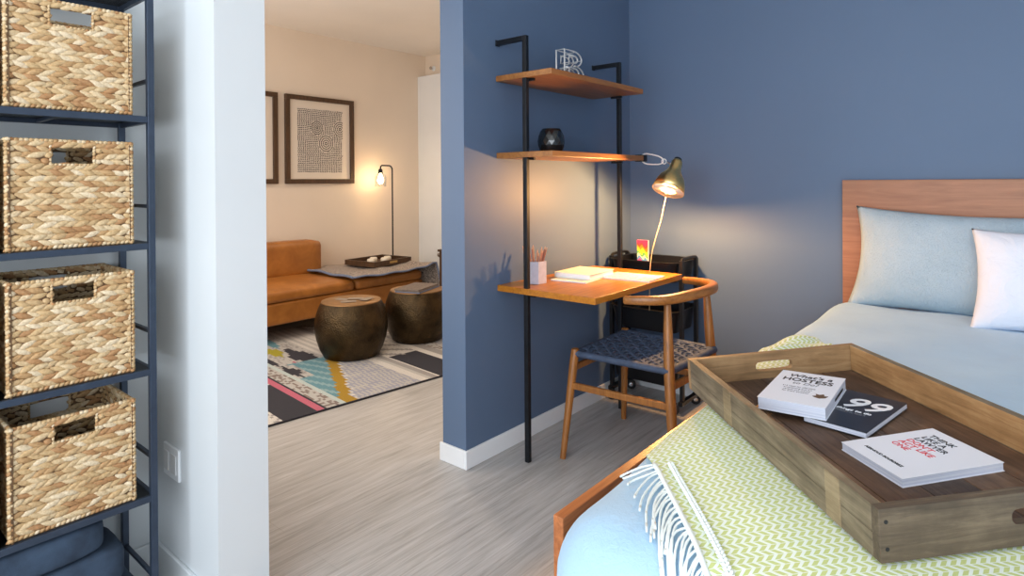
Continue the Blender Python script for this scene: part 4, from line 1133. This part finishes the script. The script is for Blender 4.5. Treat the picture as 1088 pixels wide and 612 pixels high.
mb.add([rp(S0, -.008, .0015), rp(S1, -.008, .0015), rp(S1, B1+.008, .0015), rp(S0, B1+.008, .0015), rp(S0, -.008, .0105), rp(S1, -.008, .0105), rp(S1, B1+.008, .0105), rp(S0, B1+.008, .0105)], [(0, 3, 2, 1), (4, 5, 6, 7), (0, 1, 5, 4), (1, 2, 6, 5), (2, 3, 7, 6), (3, 0, 4, 7)])
Mx = Mat('flat_woven_wool'); Mx.set(Roughness=.9); a_ = Mx.n('ShaderNodeAttribute'); a_.attribute_name = 'col'
mxr = Mx.n('ShaderNodeMix', data_type='RGBA', blend_type='MULTIPLY'); mxr.inputs[0].default_value = 1; Mx.l(a_.outputs['Color'], mxr.inputs[6])
Mx.l(Mx.ramp(Mx.noise(Mx.coords(), 180, 2), [(.3, (.58, .58, .58, 1)), (.6, (.84, .84, .84, 1))]), mxr.inputs[7]); Mx.l(mxr.outputs[2], Mx.b.inputs['Base Color']); Mx.bump(Mx.noise(Mx.coords(), 250, 2), .4, .002)
rug = mb.build('area_rug', Mx.m); tag(rug, 'multicoloured flat-woven kilim rug under the drum tables', 'rug')

# ------------------------------------------------------------------ light
def area(name, loc, rot, sx, sy, e, col):
    l = bpy.data.lights.new(name, 'AREA'); l.shape = 'RECTANGLE'; l.size = sx; l.size_y = sy; l.energy = e; l.color = col
    o = bpy.data.objects.new(name, l); COL.objects.link(o); o.location = loc; o.rotation_euler = rot; return o
def point(name, loc, e, col, r=.03):
    l = bpy.data.lights.new(name, 'POINT'); l.energy = e; l.color = col; l.shadow_soft_size = r
    o = bpy.data.objects.new(name, l); COL.objects.link(o); o.location = loc; return o
area('window_daylight', ((wx0+wx1)/2, YR-.02, (wz0+wz1)/2), (PI/2, 0, 0), wx1-wx0-.1, wz1-wz0-.1, 140, (.86, .93, 1.0))
point('desk_lamp_light', bulb_pos, 88, (1.0, .50, .17), .03)
point('floor_lamp_light', (LX, sy, hz_-.165), 75, (1.0, .60, .26), .03)
# recessed ceiling downlights of the living room
for i, (x, y, e) in enumerate(((-.95, .35, 45), (-2.2, 1.9, 34), (-2.2, -.3, 30))):
    l = bpy.data.lights.new('downlight', 'SPOT'); l.energy = e; l.color = (1.0, .80, .60); l.spot_size = 2.2; l.spot_blend = .8; l.shadow_soft_size = .05
    o = bpy.data.objects.new('downlight', l); COL.objects.link(o); o.location = (x, y, CH-.03)
area('living_fill_light', (-1.8, -.96, 1.5), (PI/2, 0, 0), 2.4, 1.8, 42, (1.0, .93, .86))  # added fill to brighten the living room, no real opening behind it
W = bpy.data.worlds.new('world'); SC.world = W; W.use_nodes = True
bg = W.node_tree.nodes['Background']; bg.inputs[0].default_value = (.75, .86, 1, 1); bg.inputs[1].default_value = .6
SC.view_settings.view_transform = 'Standard'; SC.view_settings.look = 'None'; SC.view_settings.exposure = .0; SC.view_settings.gamma = 1
SC.view_settings.use_curve_mapping = False
SC.cycles.max_bounces = 8; SC.cycles.diffuse_bounces = 5; SC.cycles.use_denoising = True; SC.cycles.sample_clamp_indirect = 8
SC.cycles.caustics_reflective = False; SC.cycles.caustics_refractive = False
